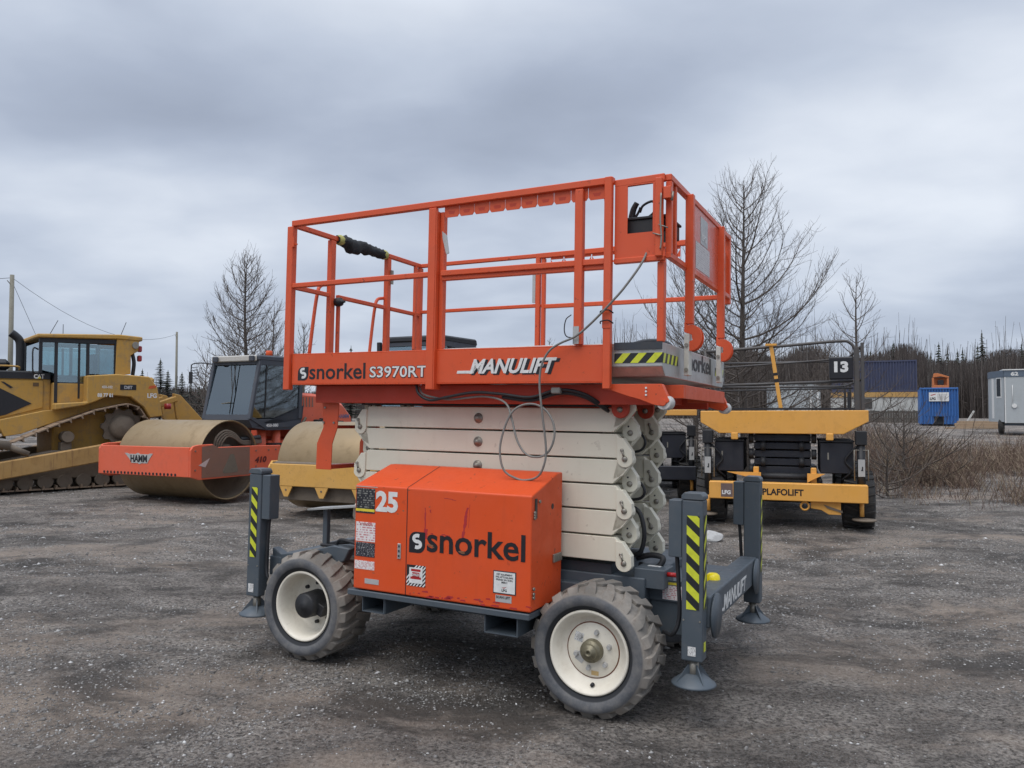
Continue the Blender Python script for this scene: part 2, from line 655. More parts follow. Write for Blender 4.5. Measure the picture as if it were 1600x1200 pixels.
def build_ground():
    xs = axis_vals([(-900, -200, 100), (-200, -60, 14), (-60, -20, 2), (-20, -8, 0.3), (-8, 8, 0.05), (8, 20, 0.3), (20, 60, 2), (60, 200, 14), (200, 900, 100)])
    ys = axis_vals([(-300, -60, 40), (-60, -10, 5), (-10, 1, 0.5), (1, 11, 0.045), (11, 18, 0.12), (18, 40, 0.5), (40, 120, 4), (120, 300, 20), (300, 1500, 150)])
    X, Y = np.meshgrid(xs, ys)
    Z = ground_z(X, Y)
    nx, ny = len(xs), len(ys)
    co = np.stack([X, Y, Z], -1).reshape(-1, 3)
    i = np.arange(nx * ny).reshape(ny, nx)
    q = np.stack([i[:-1, :-1], i[:-1, 1:], i[1:, 1:], i[1:, :-1]], -1).reshape(-1, 4)
    me = bpy.data.meshes.new('ground')
    me.vertices.add(len(co))
    me.vertices.foreach_set('co', co.ravel())
    me.loops.add(q.size)
    me.loops.foreach_set('vertex_index', q.ravel())
    me.polygons.add(len(q))
    me.polygons.foreach_set('loop_start', np.arange(len(q)) * 4)
    me.polygons.foreach_set('loop_total', np.full(len(q), 4))
    me.polygons.foreach_set('use_smooth', np.ones(len(q), bool))
    me.update()
    me.validate()
    o = bpy.data.objects.new('ground', me)
    COL.objects.link(o)
    o['kind'] = 'structure'
    m, nt, b = new_mat('gravel_ground')
    L = nt.links
    V = nd(nt, 'ShaderNodeTexCoord').outputs['Object']
    big = noise_f(nt, V, 0.45, 5, 0.6, 0.6)
    mid = noise_f(nt, mapping(nt, V, (0.9, 1.5, 1)), 1.3, 9, 0.72, 0.5)
    fin = noise_f(nt, V, 38, 5, 0.75)
    vfin = noise_f(nt, V, 120, 3, 0.7)
    c = mixc(nt, ramp_f(nt, mid, 0.40, 0.60), (0.215, 0.187, 0.163), (0.52, 0.465, 0.41))
    c = mixc(nt, ramp_f(nt, fin, 0.38, 0.58, 0.0, 1.0), (0.062, 0.052, 0.045), c)
    c = mixc(nt, ramp_f(nt, vfin, 0.53, 0.66, 0.0, 0.75), c, (0.32, 0.31, 0.295))
    # pebbles pressed into the surface
    for s_, th, amt in ((70, 0.80, 0.75), (28, 0.90, 0.7)):
        vo = nd(nt, 'ShaderNodeTexVoronoi', Scale=s_)
        L.new(V, vo.inputs['Vector'])
        sepc = nd(nt, 'ShaderNodeSeparateColor')
        L.new(vo.outputs['Color'], sepc.inputs[0])
        m1 = ramp_f(nt, sepc.outputs[0], th, th + 0.03)
        m2 = ramp_f(nt, vo.outputs['Distance'], 0.42, 0.30)
        mm = nd(nt, 'ShaderNodeMath', operation='MULTIPLY')
        L.new(m1, mm.inputs[0])
        L.new(m2, mm.inputs[1])
        patch = noise_f(nt, V, 0.9, 4, 0.7, 1.0)
        m3 = nd(nt, 'ShaderNodeMath', operation='MULTIPLY')
        L.new(mm.outputs[0], m3.inputs[0])
        L.new(ramp_f(nt, patch, 0.40, 0.60, 0.15, amt), m3.inputs[1])
        pc = mixc(nt, sepc.outputs[1], (0.18, 0.175, 0.17), (0.50, 0.49, 0.47))
        c = mixc(nt, m3.outputs[0], c, pc)
    # tan clay patches and streaks
    clay = noise_f(nt, mapping(nt, V, (0.7, 1.35, 1), (1.7, 3.3, 0)), 0.62, 10, 0.68, 0.4)
    cl = ramp_f(nt, clay, 0.51, 0.63, 0.0, 0.85)
    # bare clay shows where the gravel has been driven away
    brk = noise_f(nt, V, 1.6, 8, 0.7, 0.4)
    for (cx, cy, rx, ry, am) in ((-2.6, 4.5, 1.1, 0.75, 0.95), (3.9, 6.7, 0.55, 0.5, 0.95), (2.5, 5.5, 1.0, 0.6, 0.7), (-0.75, 3.7, 0.5, 0.3, 0.8), (-4.9, 13.4, 2.6, 0.8, 0.9), (4.2, 10.1, 1.5, 0.6, 0.7), (-1.9, 5.0, 0.5, 0.3, 0.7), (-5.5, 9.5, 1.6, 0.5, 0.6)):
        vs_ = nd(nt, 'ShaderNodeVectorMath', operation='SUBTRACT')
        L.new(V, vs_.inputs[0])
        vs_.inputs[1].default_value = (cx, cy, 0)
        vm_ = nd(nt, 'ShaderNodeVectorMath', operation='MULTIPLY')
        L.new(vs_.outputs[0], vm_.inputs[0])
        vm_.inputs[1].default_value = (1 / rx, 1 / ry, 0)
        ln_ = nd(nt, 'ShaderNodeVectorMath', operation='LENGTH')
        L.new(vm_.outputs[0], ln_.inputs[0])
        ad_ = nd(nt, 'ShaderNodeMath', operation='ADD')
        L.new(ln_.outputs['Value'], ad_.inputs[0])
        L.new(ramp_f(nt, brk, 0.3, 0.7, -0.7, 0.7), ad_.inputs[1])
        mx_ = nd(nt, 'ShaderNodeMath', operation='MAXIMUM')
        L.new(cl, mx_.inputs[0])
        L.new(ramp_f(nt, ad_.outputs[0], 1.15, 0.35, 0.0, am), mx_.inputs[1])
        cl = mx_.outputs[0]
    c = mixc(nt, cl, c, mixc(nt, fin, (0.28, 0.222, 0.178), (0.54, 0.45, 0.37)))
    # damp dark patches
    wet = noise_f(nt, mapping(nt, V, (0.8, 1.3, 1), (9.1, 2.3, 0)), 0.8, 10, 0.72, 0.5)
    wf = ramp_f(nt, wet, 0.49, 0.60, 0.0, 0.75)
    c = mixc(nt, wf, c, (0.055, 0.049, 0.044))
    L.new(c, b.inputs['Base Color'])
    L.new(ramp_f(nt, wet, 0.52, 0.70, 0.95, 0.62), b.inputs['Roughness'])
    b.inputs['Specular IOR Level'].default_value = 0.3
    bp0 = nd(nt, 'ShaderNodeBump', Strength=1.0, Distance=0.10)
    L.new(noise_f(nt, V, 8, 6, 0.7, 0.3), bp0.inputs['Height'])
    bp = nd(nt, 'ShaderNodeBump', Strength=1.0, Distance=0.035)
    L.new(bp0.outputs[0], bp.inputs['Normal'])
    h = nd(nt, 'ShaderNodeMath', operation='ADD')
    L.new(fin, h.inputs[0])
    h2 = nd(nt, 'ShaderNodeMath', operation='MULTIPLY')
    L.new(vfin, h2.inputs[0])
    h2.inputs[1].default_value = 0.4
    L.new(h2.outputs[0], h.inputs[1])
    L.new(h.outputs[0], bp.inputs['Height'])
    L.new(bp.outputs[0], b.inputs['Normal'])
    me.materials.append(m)


build_ground()


def island_mat(name, cols, rough=0.85, scale=60):
    m, nt, b = new_mat(name)
    geo = nd(nt, 'ShaderNodeNewGeometry')
    rp = nd(nt, 'ShaderNodeValToRGB')
    rp.color_ramp.interpolation = 'LINEAR'
    e = rp.color_ramp.elements
    e[0].color = c4(cols[0][1])
    e[0].position = cols[0][0]
    e[1].color = c4(cols[-1][1])
    e[1].position = cols[-1][0]
    for p, c in cols[1:-1]:
        k = e.new(p)
        k.color = c4(c)
    nt.links.new(geo.outputs['Random Per Island'], rp.inputs[0])
    V = nd(nt, 'ShaderNodeTexCoord').outputs['Object']
    f = noise_f(nt, V, scale, 4, 0.7)
    mu = nd(nt, 'ShaderNodeMix', data_type='RGBA', blend_type='MULTIPLY')
    mu.inputs[0].default_value = 1.0
    nt.links.new(rp.outputs[0], mu.inputs[6])
    g = mixc(nt, f, (0.55, 0.55, 0.55), (1.3, 1.3, 1.3))
    nt.links.new(g, mu.inputs[7])
    nt.links.new(mu.outputs[2], b.inputs['Base Color'])
    b.inputs['Roughness'].default_value = rough
    MATS[name] = m
    return m


def mesh_np(name, co, faces, mat, smooth=False, sizes=None):
    me = bpy.data.meshes.new(name)
    me.vertices.add(len(co))
    me.vertices.foreach_set('co', np.ascontiguousarray(co, dtype=np.float32).ravel())
    k = faces.shape[1]
    me.loops.add(faces.size)
    me.loops.foreach_set('vertex_index', faces.ravel().astype(np.int32))
    me.polygons.add(len(faces))
    me.polygons.foreach_set('loop_start', np.arange(len(faces), dtype=np.int32) * k)
    me.polygons.foreach_set('loop_total', np.full(len(faces), k, dtype=np.int32))
    if smooth:
        me.polygons.foreach_set('use_smooth', np.ones(len(faces), bool))
    me.update()
    me.validate()
    me.materials.append(mat)
    o = bpy.data.objects.new(name, me)
    COL.objects.link(o)
    return o


def build_gravel():
    R = np.random.RandomState(11)
    ico = np.array([(1, 0, 0), (-1, 0, 0), (0, 1, 0), (0, -1, 0), (0, 0, 1), (0, 0, -1)], float)
    tri = np.array([(0, 2, 4), (2, 1, 4), (1, 3, 4), (3, 0, 4), (2, 0, 5), (1, 2, 5), (3, 1, 5), (0, 3, 5)])
    n = 210000
    y = 2.3 + 15.7 * R.rand(n) ** 1.5
    x = (R.rand(n) * 2 - 1) * (y * 0.72 + 0.8)
    dens = vnoise(x * 0.45 + y * 0.1, y * 1.2, 1.3, 4) + 0.7 * vnoise(x * 0.8, y * 1.4, 4.1, 8)
    keep = R.rand(n) < np.clip(0.36 + dens * 1.6, 0.06, 1)
    x, y = x[keep], y[keep]
    n = len(x)
    s = 0.0026 + 0.0046 * R.rand(n) ** 2.2 + np.where(R.rand(n) < 0.035, 0.011 * R.rand(n) ** 1.5, 0)
    s = s * (1 + 0.055 * y)
    z = ground_z(x, y) + s * 0.05
    sc3 = np.stack([s * (0.9 + 1.0 * R.rand(n)), s * (0.8 + 0.7 * R.rand(n)), s * (0.5 + 0.4 * R.rand(n))], -1)
    a = R.rand(n) * 2 * PI
    base = ico[None] * (1 + 0.5 * (R.rand(n, 6, 1) - 0.5)) + 0.35 * (R.rand(n, 6, 3) - 0.5)
    p = base * sc3[:, None]
    ca, sa = np.cos(a)[:, None], np.sin(a)[:, None]
    px = p[..., 0] * ca - p[..., 1] * sa
    py = p[..., 0] * sa + p[..., 1] * ca
    co = np.stack([px + x[:, None], py + y[:, None], p[..., 2] + z[:, None]], -1).reshape(-1, 3)
    fc = (tri[None] + (np.arange(n) * 6)[:, None, None]).reshape(-1, 3)
    m = island_mat('gravel_stone', [(0.0, (0.10, 0.092, 0.084)), (0.5, (0.20, 0.19, 0.178)), (0.85, (0.30, 0.288, 0.27)), (0.95, (0.44, 0.43, 0.41)), (1.0, (0.68, 0.67, 0.65))])
    o = mesh_np('gravel', co, fc, m)
    o['kind'] = 'stuff'
    o['label'] = 'loose grey and white gravel scattered over the dirt yard'


build_gravel()


def rock(name, x, y, r, label, col=(0.42, 0.42, 0.41), sq=(1, 0.8, 0.6)):
    bm = bmesh.new()
    bmesh.ops.create_icosphere(bm, subdivisions=3, radius=1)
    R = random.Random(int(x * 100))
    offs = [Vector((R.uniform(-1, 1), R.uniform(-1, 1), R.uniform(-1, 1))).normalized() for _ in range(9)]
    for v in bm.verts:
        p = v.co.copy()
        for k, o in enumerate(offs):
            d = p.dot(o)
            if d > 0.72:
                p -= o * (d - 0.72)
        v.co = Vector((p.x * r * sq[0], p.y * r * sq[1], p.z * r * sq[2]))
    me = bpy.data.meshes.new(name)
    bm.to_mesh(me)
    bm.free()
    me.materials.append(paint('pale_rock' + ('' if col[0] > 0.3 else '_dark'), col, 0.9, dirt=0.5, scale=8, bump=0.8, dirtcol=(0.15, 0.13, 0.11)))
    o = bpy.data.objects.new(name, me)
    COL.objects.link(o)
    o.location = (x, y, gz(x, y) + r * sq[2] * 0.45)
    tag(o, label, 'rock')
    return o
# ---------------------------------------------------------------- the orange scissor lift in front
lift = thing('scissor_lift', 'large orange and cream scissor lift with 25 on its engine cover, nearest in the yard', 'scissor lift')
_A = Matrix(((0.8896918740090654, 0.4562448941586385, 0.01699899633537785), (-0.4564585326229739, 0.8896651070507355, 0.011899802186794532), (-0.00969418990524619, -0.018346494231216287, 0.9997846912368209))).to_4x4()
_A.translation = (-1.6749750401544636, 5.636527899626682, -0.06405359910957698)
lift.matrix_world = _A


def P_(name, fn, mat, bevel=0.0, parent=lift, seg=1):
    mb = MB()
    fn(mb)
    return mb.build(name, mat, parent, bevel, seg)


LX, WY = 2.817, 1.69
HT = 3.106
# --- platform floor and side channels
P_('platform_floor', lambda m: m.box(0.03, 2.46, 0.04, 1.66, 2.075, 2.095), M_grey, 0)


def side_channel(y, s):
    mb = MB()
    mb.box(0.045, 2.455, min(y, y + s * 0.006), max(y, y + s * 0.006), 1.932, 2.142)
    mb.box(0.045, 2.455, min(y, y + s * 0.05), max(y, y + s * 0.05), 2.142, 2.15)
    mb.box(0.045, 2.455, min(y, y + s * 0.07), max(y, y + s * 0.07), 1.925, 1.932)
    return mb.build('side_channel', M_or, lift, 0.002)


sc1 = side_channel(0.0, 1)
sc2 = side_channel(1.69, -1)
P_('end_channel', lambda m: (m.box(0.0, 0.04, 0.05, 1.64, 1.93, 2.15)), M_or, 0.003)
# lettering on the near side channel
yy = -0.0012


def logo_mark(x, z, w, h, y, parent, ring=None):
    """black leaf-cornered square with a white S"""
    pts = []
    r = 0.42 * w

    def arc(cx, cz, rad, a0, a1):
        for k in range(7):
            a = math.radians(a0 + (a1 - a0) * k / 6)
            pts.append((cx + rad * math.cos(a), cz + rad * math.sin(a)))
    arc(x + w - r, z + r, r, -90, 0)
    pts.append((x + w, z + h))
    arc(x + r, z + h - r, r, 90, 180)
    pts.append((x, z))
    mb = MB().prism(pts, 'y', y, y - 0.001)
    mk = mb.build('logo_mark', M_ink, parent)
    mb = MB()
    # the white S as a swept band
    cx, cz, R_ = x + w * 0.5, z + h * 0.57, w * 0.20
    path = []
    for k in range(8):
        a = math.radians(60 + 190 * k / 7)
        path.append((cx + 0.02 * w + R_ * 1.15 * math.cos(a), cz + R_ * 0.62 + R_ * 0.8 * math.sin(a)))
    for k in range(8):
        a = math.radians(70 - 190 * k / 7)
        path.append((cx + R_ * 1.15 * math.cos(a), cz - R_ * 0.88 + R_ * 0.8 * math.sin(a)))
    bw = w * 0.095
    vs, fs = [], []
    for i, p in enumerate(path):
        a = path[max(0, i - 1)]
        b = path[min(len(path) - 1, i + 1)]
        d = Vector((b[0] - a[0], b[1] - a[1])).normalized()
        nrm = Vector((-d.y, d.x)) * bw
        vs += [(p[0] + nrm.x, y - 0.002, p[1] + nrm.y), (p[0] - nrm.x, y - 0.002, p[1] - nrm.y)]
    for i in range(len(path) - 1):
        fs.append((2 * i, 2 * i + 1, 2 * i + 3, 2 * i + 2))
    mb.add(vs, fs)
    mb.build('letter_s', M_wht, mk if mk.parent.parent is None else parent, fix=False)
    return mk


logo_mark(0.105, 1.955, 0.098, 0.098, yy + 0.001, sc1)
text('snorkel', 0.155, (0.212, yy, 1.966), M_ink, sc1, bold=0.012, width=0.50)
text('S3970RT', 0.105, (0.745, yy, 1.972), M_ink, sc1, bold=0.045, width=0.475)
text('S3970RT', 0.103, (0.750, yy - 0.001, 1.9735), M_wht, sc1, bold=0.012, width=0.465)
text('MANULIFT', 0.125, (1.552, yy, 1.985), M_ink, sc1, bold=0.045, shear=0.35, width=0.62)
text('MANULIFT', 0.125, (1.540, yy - 0.001, 1.992), M_wht, sc1, bold=0.03, shear=0.35, width=0.61)
mb = MB()
mb.prism([(1.445, 1.990), (1.57, 1.990), (1.575, 2.008), (1.450, 2.008)], 'y', yy, yy - 0.001)
mb.build('lettering', M_wht, sc1)

# --- lower frame under the floor


def underframe(m):
    m.box(0.16, 2.70, 0.13, 0.16, 1.800, 1.924)
    m.box(0.16, 2.70, 1.53, 1.56, 1.800, 1.924)
    m.box(0.16, 0.20, 0.163, 1.527, 1.805, 1.92)
    for x in (0.7, 1.3, 1.9, 2.45):
        m.box(x, x + 0.06, 0.163, 1.527, 1.83, 1.92)


P_('platform_underframe', underframe, M_ordark, 0.003)
for y in (0.02, 1.60):
    mb = MB()
    mb.prism([(2.46, 1.918), (2.46, 1.89), (2.60, 1.845), (2.66, 1.83), (2.74, 1.80), (2.80, 1.79), (2.835, 1.82), (2.79, 1.918)], 'y', y, y + 0.05)
    mb.build('slide_bracket', M_or, lift, 0.002)
    ro = MB().cyl((2.80, y + 0.005, 1.812), (2.80, y + 0.10, 1.812), 0.042, 24).build('guide_roller', flat('white_nylon', (0.62, 0.60, 0.57), 0.45), lift, 0.003)
    MB().cyl((2.80, y - 0.012, 1.812), (2.80, y + 0.004, 1.812), 0.018, 12).build('axle_bolt', M_or, ro)
for k, z in enumerate((1.895, 1.875, 1.855)):
    MB().cyl((2.70, 0.02, z), (2.70, 0.012, z), 0.006, 8).build('bolt', M_wht, lift)
P_('end_bumper', lambda m: (m.box(2.60, 2.86, 0.235, 0.27, 1.842, 1.922), m.box(2.852, 2.86, 0.2745, 1.33, 1.842, 1.922), m.box(2.60, 2.86, 1.33, 1.36, 1.842, 1.922), m.box(2.79, 2.851, 0.275, 1.325, 1.914, 1.922)), M_or, 0.002)
# folded ladder plates hanging at the left end


def ladder(m):
    m.prism([(0.17, 1.80), (0.325, 1.80), (0.315, 1.62), (0.27, 1.50), (0.265, 1.31), (0.125, 1.31), (0.128, 1.50), (0.185, 1.62)], 'y', 0.196, 0.204)


lad = P_('ladder_side', ladder, M_or, 0.001)
P_('ladder_side', lambda m: m.prism([(0.17, 1.80), (0.325, 1.80), (0.315, 1.62), (0.27, 1.50), (0.265, 1.31), (0.125, 1.31), (0.128, 1.50), (0.185, 1.62)], 'y', 0.70, 0.708), M_or, 0.001)
P_('ladder_rung', lambda m: m.box(0.245, 0.285, 0.204, 0.70, 1.612, 1.636), M_ordark)
P_('ladder_rung', lambda m: m.box(0.20, 0.262, 0.204, 0.70, 1.315, 1.345), M_ordark)
for x, z in ((0.19, 1.655), (0.285, 1.655), (0.20, 1.765)):
    MB().cyl((x, 0.196, z), (x, 0.188, z), 0.008, 8).build('bolt', M_steel, lad)

# --- guard rails
RT = 0.040


def rail(p, q, w=RT, h=None, name='rail', parent=lift, mat=M_or, bevel=0.004):
    return MB().bar(p, q, w, h).build(name, mat, parent, bevel)


def post(x, y, z0, z1, wx=0.045, wy=0.045, name='post', mat=M_or):
    return MB().box(x - wx / 2, x + wx / 2, y - wy / 2, y + wy / 2, z0, z1).build(name, mat, lift, 0.004)


# near side
rail((0.02, 0.0, HT), (2.50, 0.0, HT + 0.01), 0.042, 0.042)
rail((2.50, 0.03, HT - 0.005), (2.80, 0.03, HT), 0.042, 0.042)
rail((0.035, 0.0, 2.648), (1.225, 0.0, 2.648), 0.036, 0.034)
rail((1.315, 0.0, 2.648), (2.452, 0.0, 2.640), 0.036, 0.036)
rail((1.315, 0.012, 2.616), (2.452, 0.012, 2.610), 0.03, 0.03)
post(0.012, 0.0, 1.888, 3.085, 0.055, 0.05)
post(1.25, -0.012, 1.888, 3.084, 0.058, 0.035)
MB().box(1.283, 1.289, -0.03, 0.05, 1.888, 3.06).build('post_flange', M_or, lift)
rail((1.305, 0.03, 2.10), (1.305, 0.03, 3.06), 0.03, 0.045, 'post')
post(2.288, -0.005, 2.152, 3.085, 0.052, 0.045)
post(2.474, -0.015, 1.888, 3.135, 0.046, 0.04)
st = MB().box(2.262, 2.300, -0.031, -0.0285, 2.155, 2.26).build('white_sticker', M_gst, lift)
P_('latch_plate', lambda m: m.prism([(1.31, 2.93), (1.345, 2.90), (1.365, 2.78), (1.345, 2.775), (1.315, 2.88)], 'y', 0.0, 0.008), M_alu)
for z in (2.27, 2.33):
    MB().tube(smooth_pts([(2.435, -0.03, z), (2.445, -0.05, z + 0.01), (2.49, -0.05, z + 0.015), (2.51, -0.02, z)]), 0.004, 6).build('wire_tie', M_black, lift)
P_('post_coupler', lambda m: m.box(2.448, 2.500, -0.039, -0.034, 2.24, 2.40), M_or, 0.002)
# castellated guard plate below the top rail, cut by narrow notches
for i in range(10):
    a = 1.325 + i * 0.1125
    b = a + 0.1085
    mb = MB()
    mb.prism([(a, 3.098), (a, 3.035), (a + 0.012, 3.018), (b - 0.012, 3.018), (b, 3.035), (b, 3.098)], 'y', 0.004, 0.010)
    mb.build('guard_tab', M_or, lift)
    MB().prism([(a + 0.028, 3.058), (b - 0.028, 3.058), (b - 0.036, 3.038), (a + 0.036, 3.038)], 'y', 0.0035, 0.0105).build('slot', M_ordark, bpy.data.objects[COL.objects[-1].name])
# left end gate
rail((0.0, 0.03, HT), (0.0, WY, HT), 0.036)
rail((0.0, 0.03, 2.648), (0.0, 0.42, 2.648), 0.032)
rail((0.0, 0.53, 2.648), (0.0, 1.15, 2.648), 0.032)
rail((0.0, 1.23, 2.648), (0.0, WY, 2.648), 0.032)
post(-0.005, 0.46, 2.15, 3.085, 0.045, 0.055)
post(-0.005, 1.195, 2.15, 3.085, 0.045, 0.05)
post(0.01, 0.535, 2.15, 2.632, 0.025, 0.03)
post(0.0, 1.69, 1.89, 3.085, 0.045, 0.045)
post(0.01, 1.60, 2.15, 3.085, 0.03, 0.03)
for y in (0.44, 1.17):
    MB().tube(smooth_pts([(-0.04, y - 0.17, 2.15), (-0.04, y - 0.13, 2.45), (-0.04, y - 0.095, 2.65), (-0.04, y - 0.06, 2.715), (-0.03, y + 0.01, 2.735)], 6), 0.014, 10).build('hand_loop', M_or, lift)
kn = MB().lathe([(0.0, -0.05), (0.022, -0.048), (0.034, -0.03), (0.036, 0.0), (0.03, 0.02), (0.012, 0.03), (0.008, 0.055), (0.0, 0.056)], 'x', (0.05, 0.50, 2.60), 18).build('round_knob', M_black, lift)
P_('gate_latch', lambda m: m.box(0.018, 0.034, 1.20, 1.23, 2.86, 2.98), M_steel)
P_('corner_clip', lambda m: (m.box(0.04, 0.055, -0.03, 0.0, 2.93, 3.0), m.box(0.055, 0.075, -0.02, -0.01, 2.945, 2.955)), M_or)
# far side
rail((0.0, WY, HT), (1.24, WY, HT), 0.034)
rail((1.20, WY, HT - 0.004), (LX, WY, HT), 0.042)
rail((0.0, WY, 2.675), (1.24, WY, 2.675), 0.03)
rail((1.28, WY, 2.665), (LX, WY, 2.66), 0.034)
post(1.215, WY, 1.89, 3.09, 0.04, 0.04)
post(1.262, WY + 0.01, 2.15, 3.08, 0.03, 0.04)
post(2.30, WY + 0.02, 2.15, 3.08)
P_('latch_plate', lambda m: m.box(1.168, 1.196, WY - 0.02, WY - 0.005, 2.70, 3.0), M_alu)
for i in range(9):
    a = 1.33 + i * 0.125
    mb = MB()
    mb.box(a, a + 0.115, WY - 0.003, WY + 0.003, 3.062, 3.082)
    mb.prism([(a, 3.062), (a + 0.02, 3.03), (a + 0.025, 3.015), (a, 3.015)], 'y', WY - 0.003, WY + 0.003)
    mb.prism([(a + 0.115, 3.062), (a + 0.095, 3.03), (a + 0.09, 3.015), (a + 0.115, 3.015)], 'y', WY - 0.003, WY + 0.003)
    mb.box(a, a + 0.115, WY - 0.003, WY + 0.003, 3.0, 3.0145)
    mb.build('guard_tab', M_or, lift)
# control corner of the extension: sheet with a window
cp = MB()
y0, y1 = 0.010, 0.016
cp.box(2.502, 2.580, y0, y1, 2.655, 3.085)
cp.box(2.732, 2.775, y0, y1, 2.655, 3.085)
cp.box(2.580, 2.732, y0, y1, 2.655, 2.795)
cp.box(2.580, 2.732, y0, y1, 3.078, 3.085)
cp.build('control_side_panel', M_or, lift)
MB().prism([(2.425, 3.04), (2.455, 3.05), (2.462, 2.66), (2.452, 2.72)], 'y', 0.03, 0.04).build('bent_flange', M_or, lift)
rail((2.50, 0.02, 2.638), (2.80, 0.02, 2.638), 0.036, 0.032)
post(2.775, -0.004, 2.642, 3.095, 0.040, 0.045)
post(2.776, 0.045, 2.16, 2.62, 0.040, 0.04)
post(2.818, 0.05, 2.66, 3.085, 0.035, 0.035)
post(2.815, 0.16, 2.66, 3.085, 0.03, 0.03)
P_('hinge_block', lambda m: (m.box(2.80, 2.845, -0.02, 0.02, 2.97, 3.04)), M_or, 0.003)
MB().tube([(2.845, 0.0, 2.96), (2.85, 0.005, 3.01)], 0.008, 8).build('hinge_pin', M_steel, lift)
MB().tube(smooth_pts([(2.792, -0.03, 3.0), (2.79, -0.035, 2.85), (2.796, -0.032, 2.75), (2.79, -0.03, 2.68)]), 0.005, 6).build('chain', M_steel, lift)
MB().tube([(2.745, -0.03, 2.775), (2.80, -0.035, 2.755)], 0.004, 6).build('cotter_wire', M_steel, lift)
MB().tube([(2.78, -0.035, 2.82), (2.83, -0.02, 2.80)], 0.004, 6).build('cotter_wire', M_steel, lift)
# control box and joystick
bx = MB().box(2.50, 2.80, 0.06, 0.34, 2.80, 2.885).build('control_box', M_black, lift, 0.006, 2)
MB().box(2.49, 2.81, 0.05, 0.35, 2.885, 2.90).build('lid', M_black, bx, 0.003)
js = MB().tube(smooth_pts([(2.555, 0.16, 2.905), (2.558, 0.16, 2.94), (2.568, 0.16, 2.98), (2.588, 0.16, 3.015)]), 0.022, 12, taper=0.016).build('joystick', M_black, bx)
MB().lathe([(0.0, 0.0), (0.035, 0.0), (0.03, 0.015), (0.018, 0.02)], 'z', (2.553, 0.16, 2.897), 16).build('boot', M_black, js)
MB().tube(smooth_pts([(2.57, 0.18, 2.910), (2.62, 0.18, 2.912), (2.68, 0.18, 2.945), (2.70, 0.18, 2.99), (2.675, 0.18, 3.02), (2.62, 0.18, 3.0), (2.60, 0.18, 2.96)]), 0.008, 8).build('guard_loop', M_black, bx)
MB().tube(smooth_pts([(2.575, 0.16, 2.92), (2.60, 0.16, 2.96), (2.61, 0.16, 2.985)]), 0.008, 8).build('trigger', M_black, js)
# right end
rail((LX, 0.03, HT), (LX, WY, HT), 0.038)
rail((LX, 0.03, 2.655), (LX, WY, 2.655), 0.034)
for y in (0.41, 1.285):
    MB().box(2.822, 2.872, y - 0.022, y + 0.022, 2.30, 3.10).build('post', M_or, lift, 0.004)
    # the curved hook plate at the foot of the post
    pl = []
    cx_, cz_ = 2.862, 2.215
    for k in range(13):
        a = math.radians(110 - 215 * k / 12)
        pl.append((cx_ + 0.068 * math.cos(a), cz_ + 0.080 * math.sin(a)))
    pl += [(2.85, 2.150), (2.835, 2.160), (2.835, 2.185), (2.872, 2.20), (2.868, 2.235), (2.822, 2.250), (2.822, 2.31)]
    MB().prism(pl, 'y', y - 0.03, y - 0.022).build('hook_plate', M_or, lift, 0.001)
    MB().prism(pl, 'y', y + 0.022, y + 0.03).build('hook_plate', M_or, lift, 0.001)
    ft = MB().box(2.822, 2.854, y - 0.036, y + 0.036, 1.985, 2.240).build('post_foot', flat('cream_foot', (0.58, 0.56, 0.50), 0.5), lift, 0.003)
    for z in (2.02, 2.17):
        MB().cyl((2.838, y - 0.036, z), (2.838, y - 0.044, z), 0.012, 10).build('bolt', M_steel, ft)
pn = MB().box(2.823, 2.829, 0.432, 1.262, 2.675, 3.087).build('end_panel', paint('sky_sheen_orange_panel', (0.62, 0.10, 0.05), 0.25, fade=0.5, dirt=0.15, scale=3, chips=0.1), lift)  # sky sheen on the glossy sheet is partly put into the pinker, paler orange
sheet('plate', [(2.8295, 0.74, 2.87), (2.8295, 0.94, 2.87), (2.8295, 0.94, 3.05), (2.8295, 0.74, 3.05)], M_gst, pn)
text('LPG', 0.06, (2.8325, 0.775, 2.90), M_wht, pn, (0, 1, 0), bold=0.02, width=0.12)
sheet('plate', [(2.8295, 0.62, 2.69), (2.8295, 1.0, 2.69), (2.8295, 1.0, 2.865), (2.8295, 0.62, 2.865)], print_mat('aged_white_print', (0.55, 0.52, 0.50), (0.30, 0.26, 0.26), 30, 12), pn)
P_('end_panel', lambda m: (m.box(2.805, 2.811, 1.315, 1.42, 2.675, 3.06), m.box(2.805, 2.811, 1.445, 1.64, 2.675, 2.98)), M_or)
P_('end_panel', lambda m: (m.box(2.77, 2.776, 0.20, 0.385, 2.675, 2.79), m.box(2.76, 2.765, 0.25, 0.33, 2.79, 3.05)), M_or)
post(LX - 0.005, WY - 0.02, 2.60, 3.10, 0.045, 0.045)
post(2.80, 1.46, 2.66, 3.085, 0.03, 0.03)
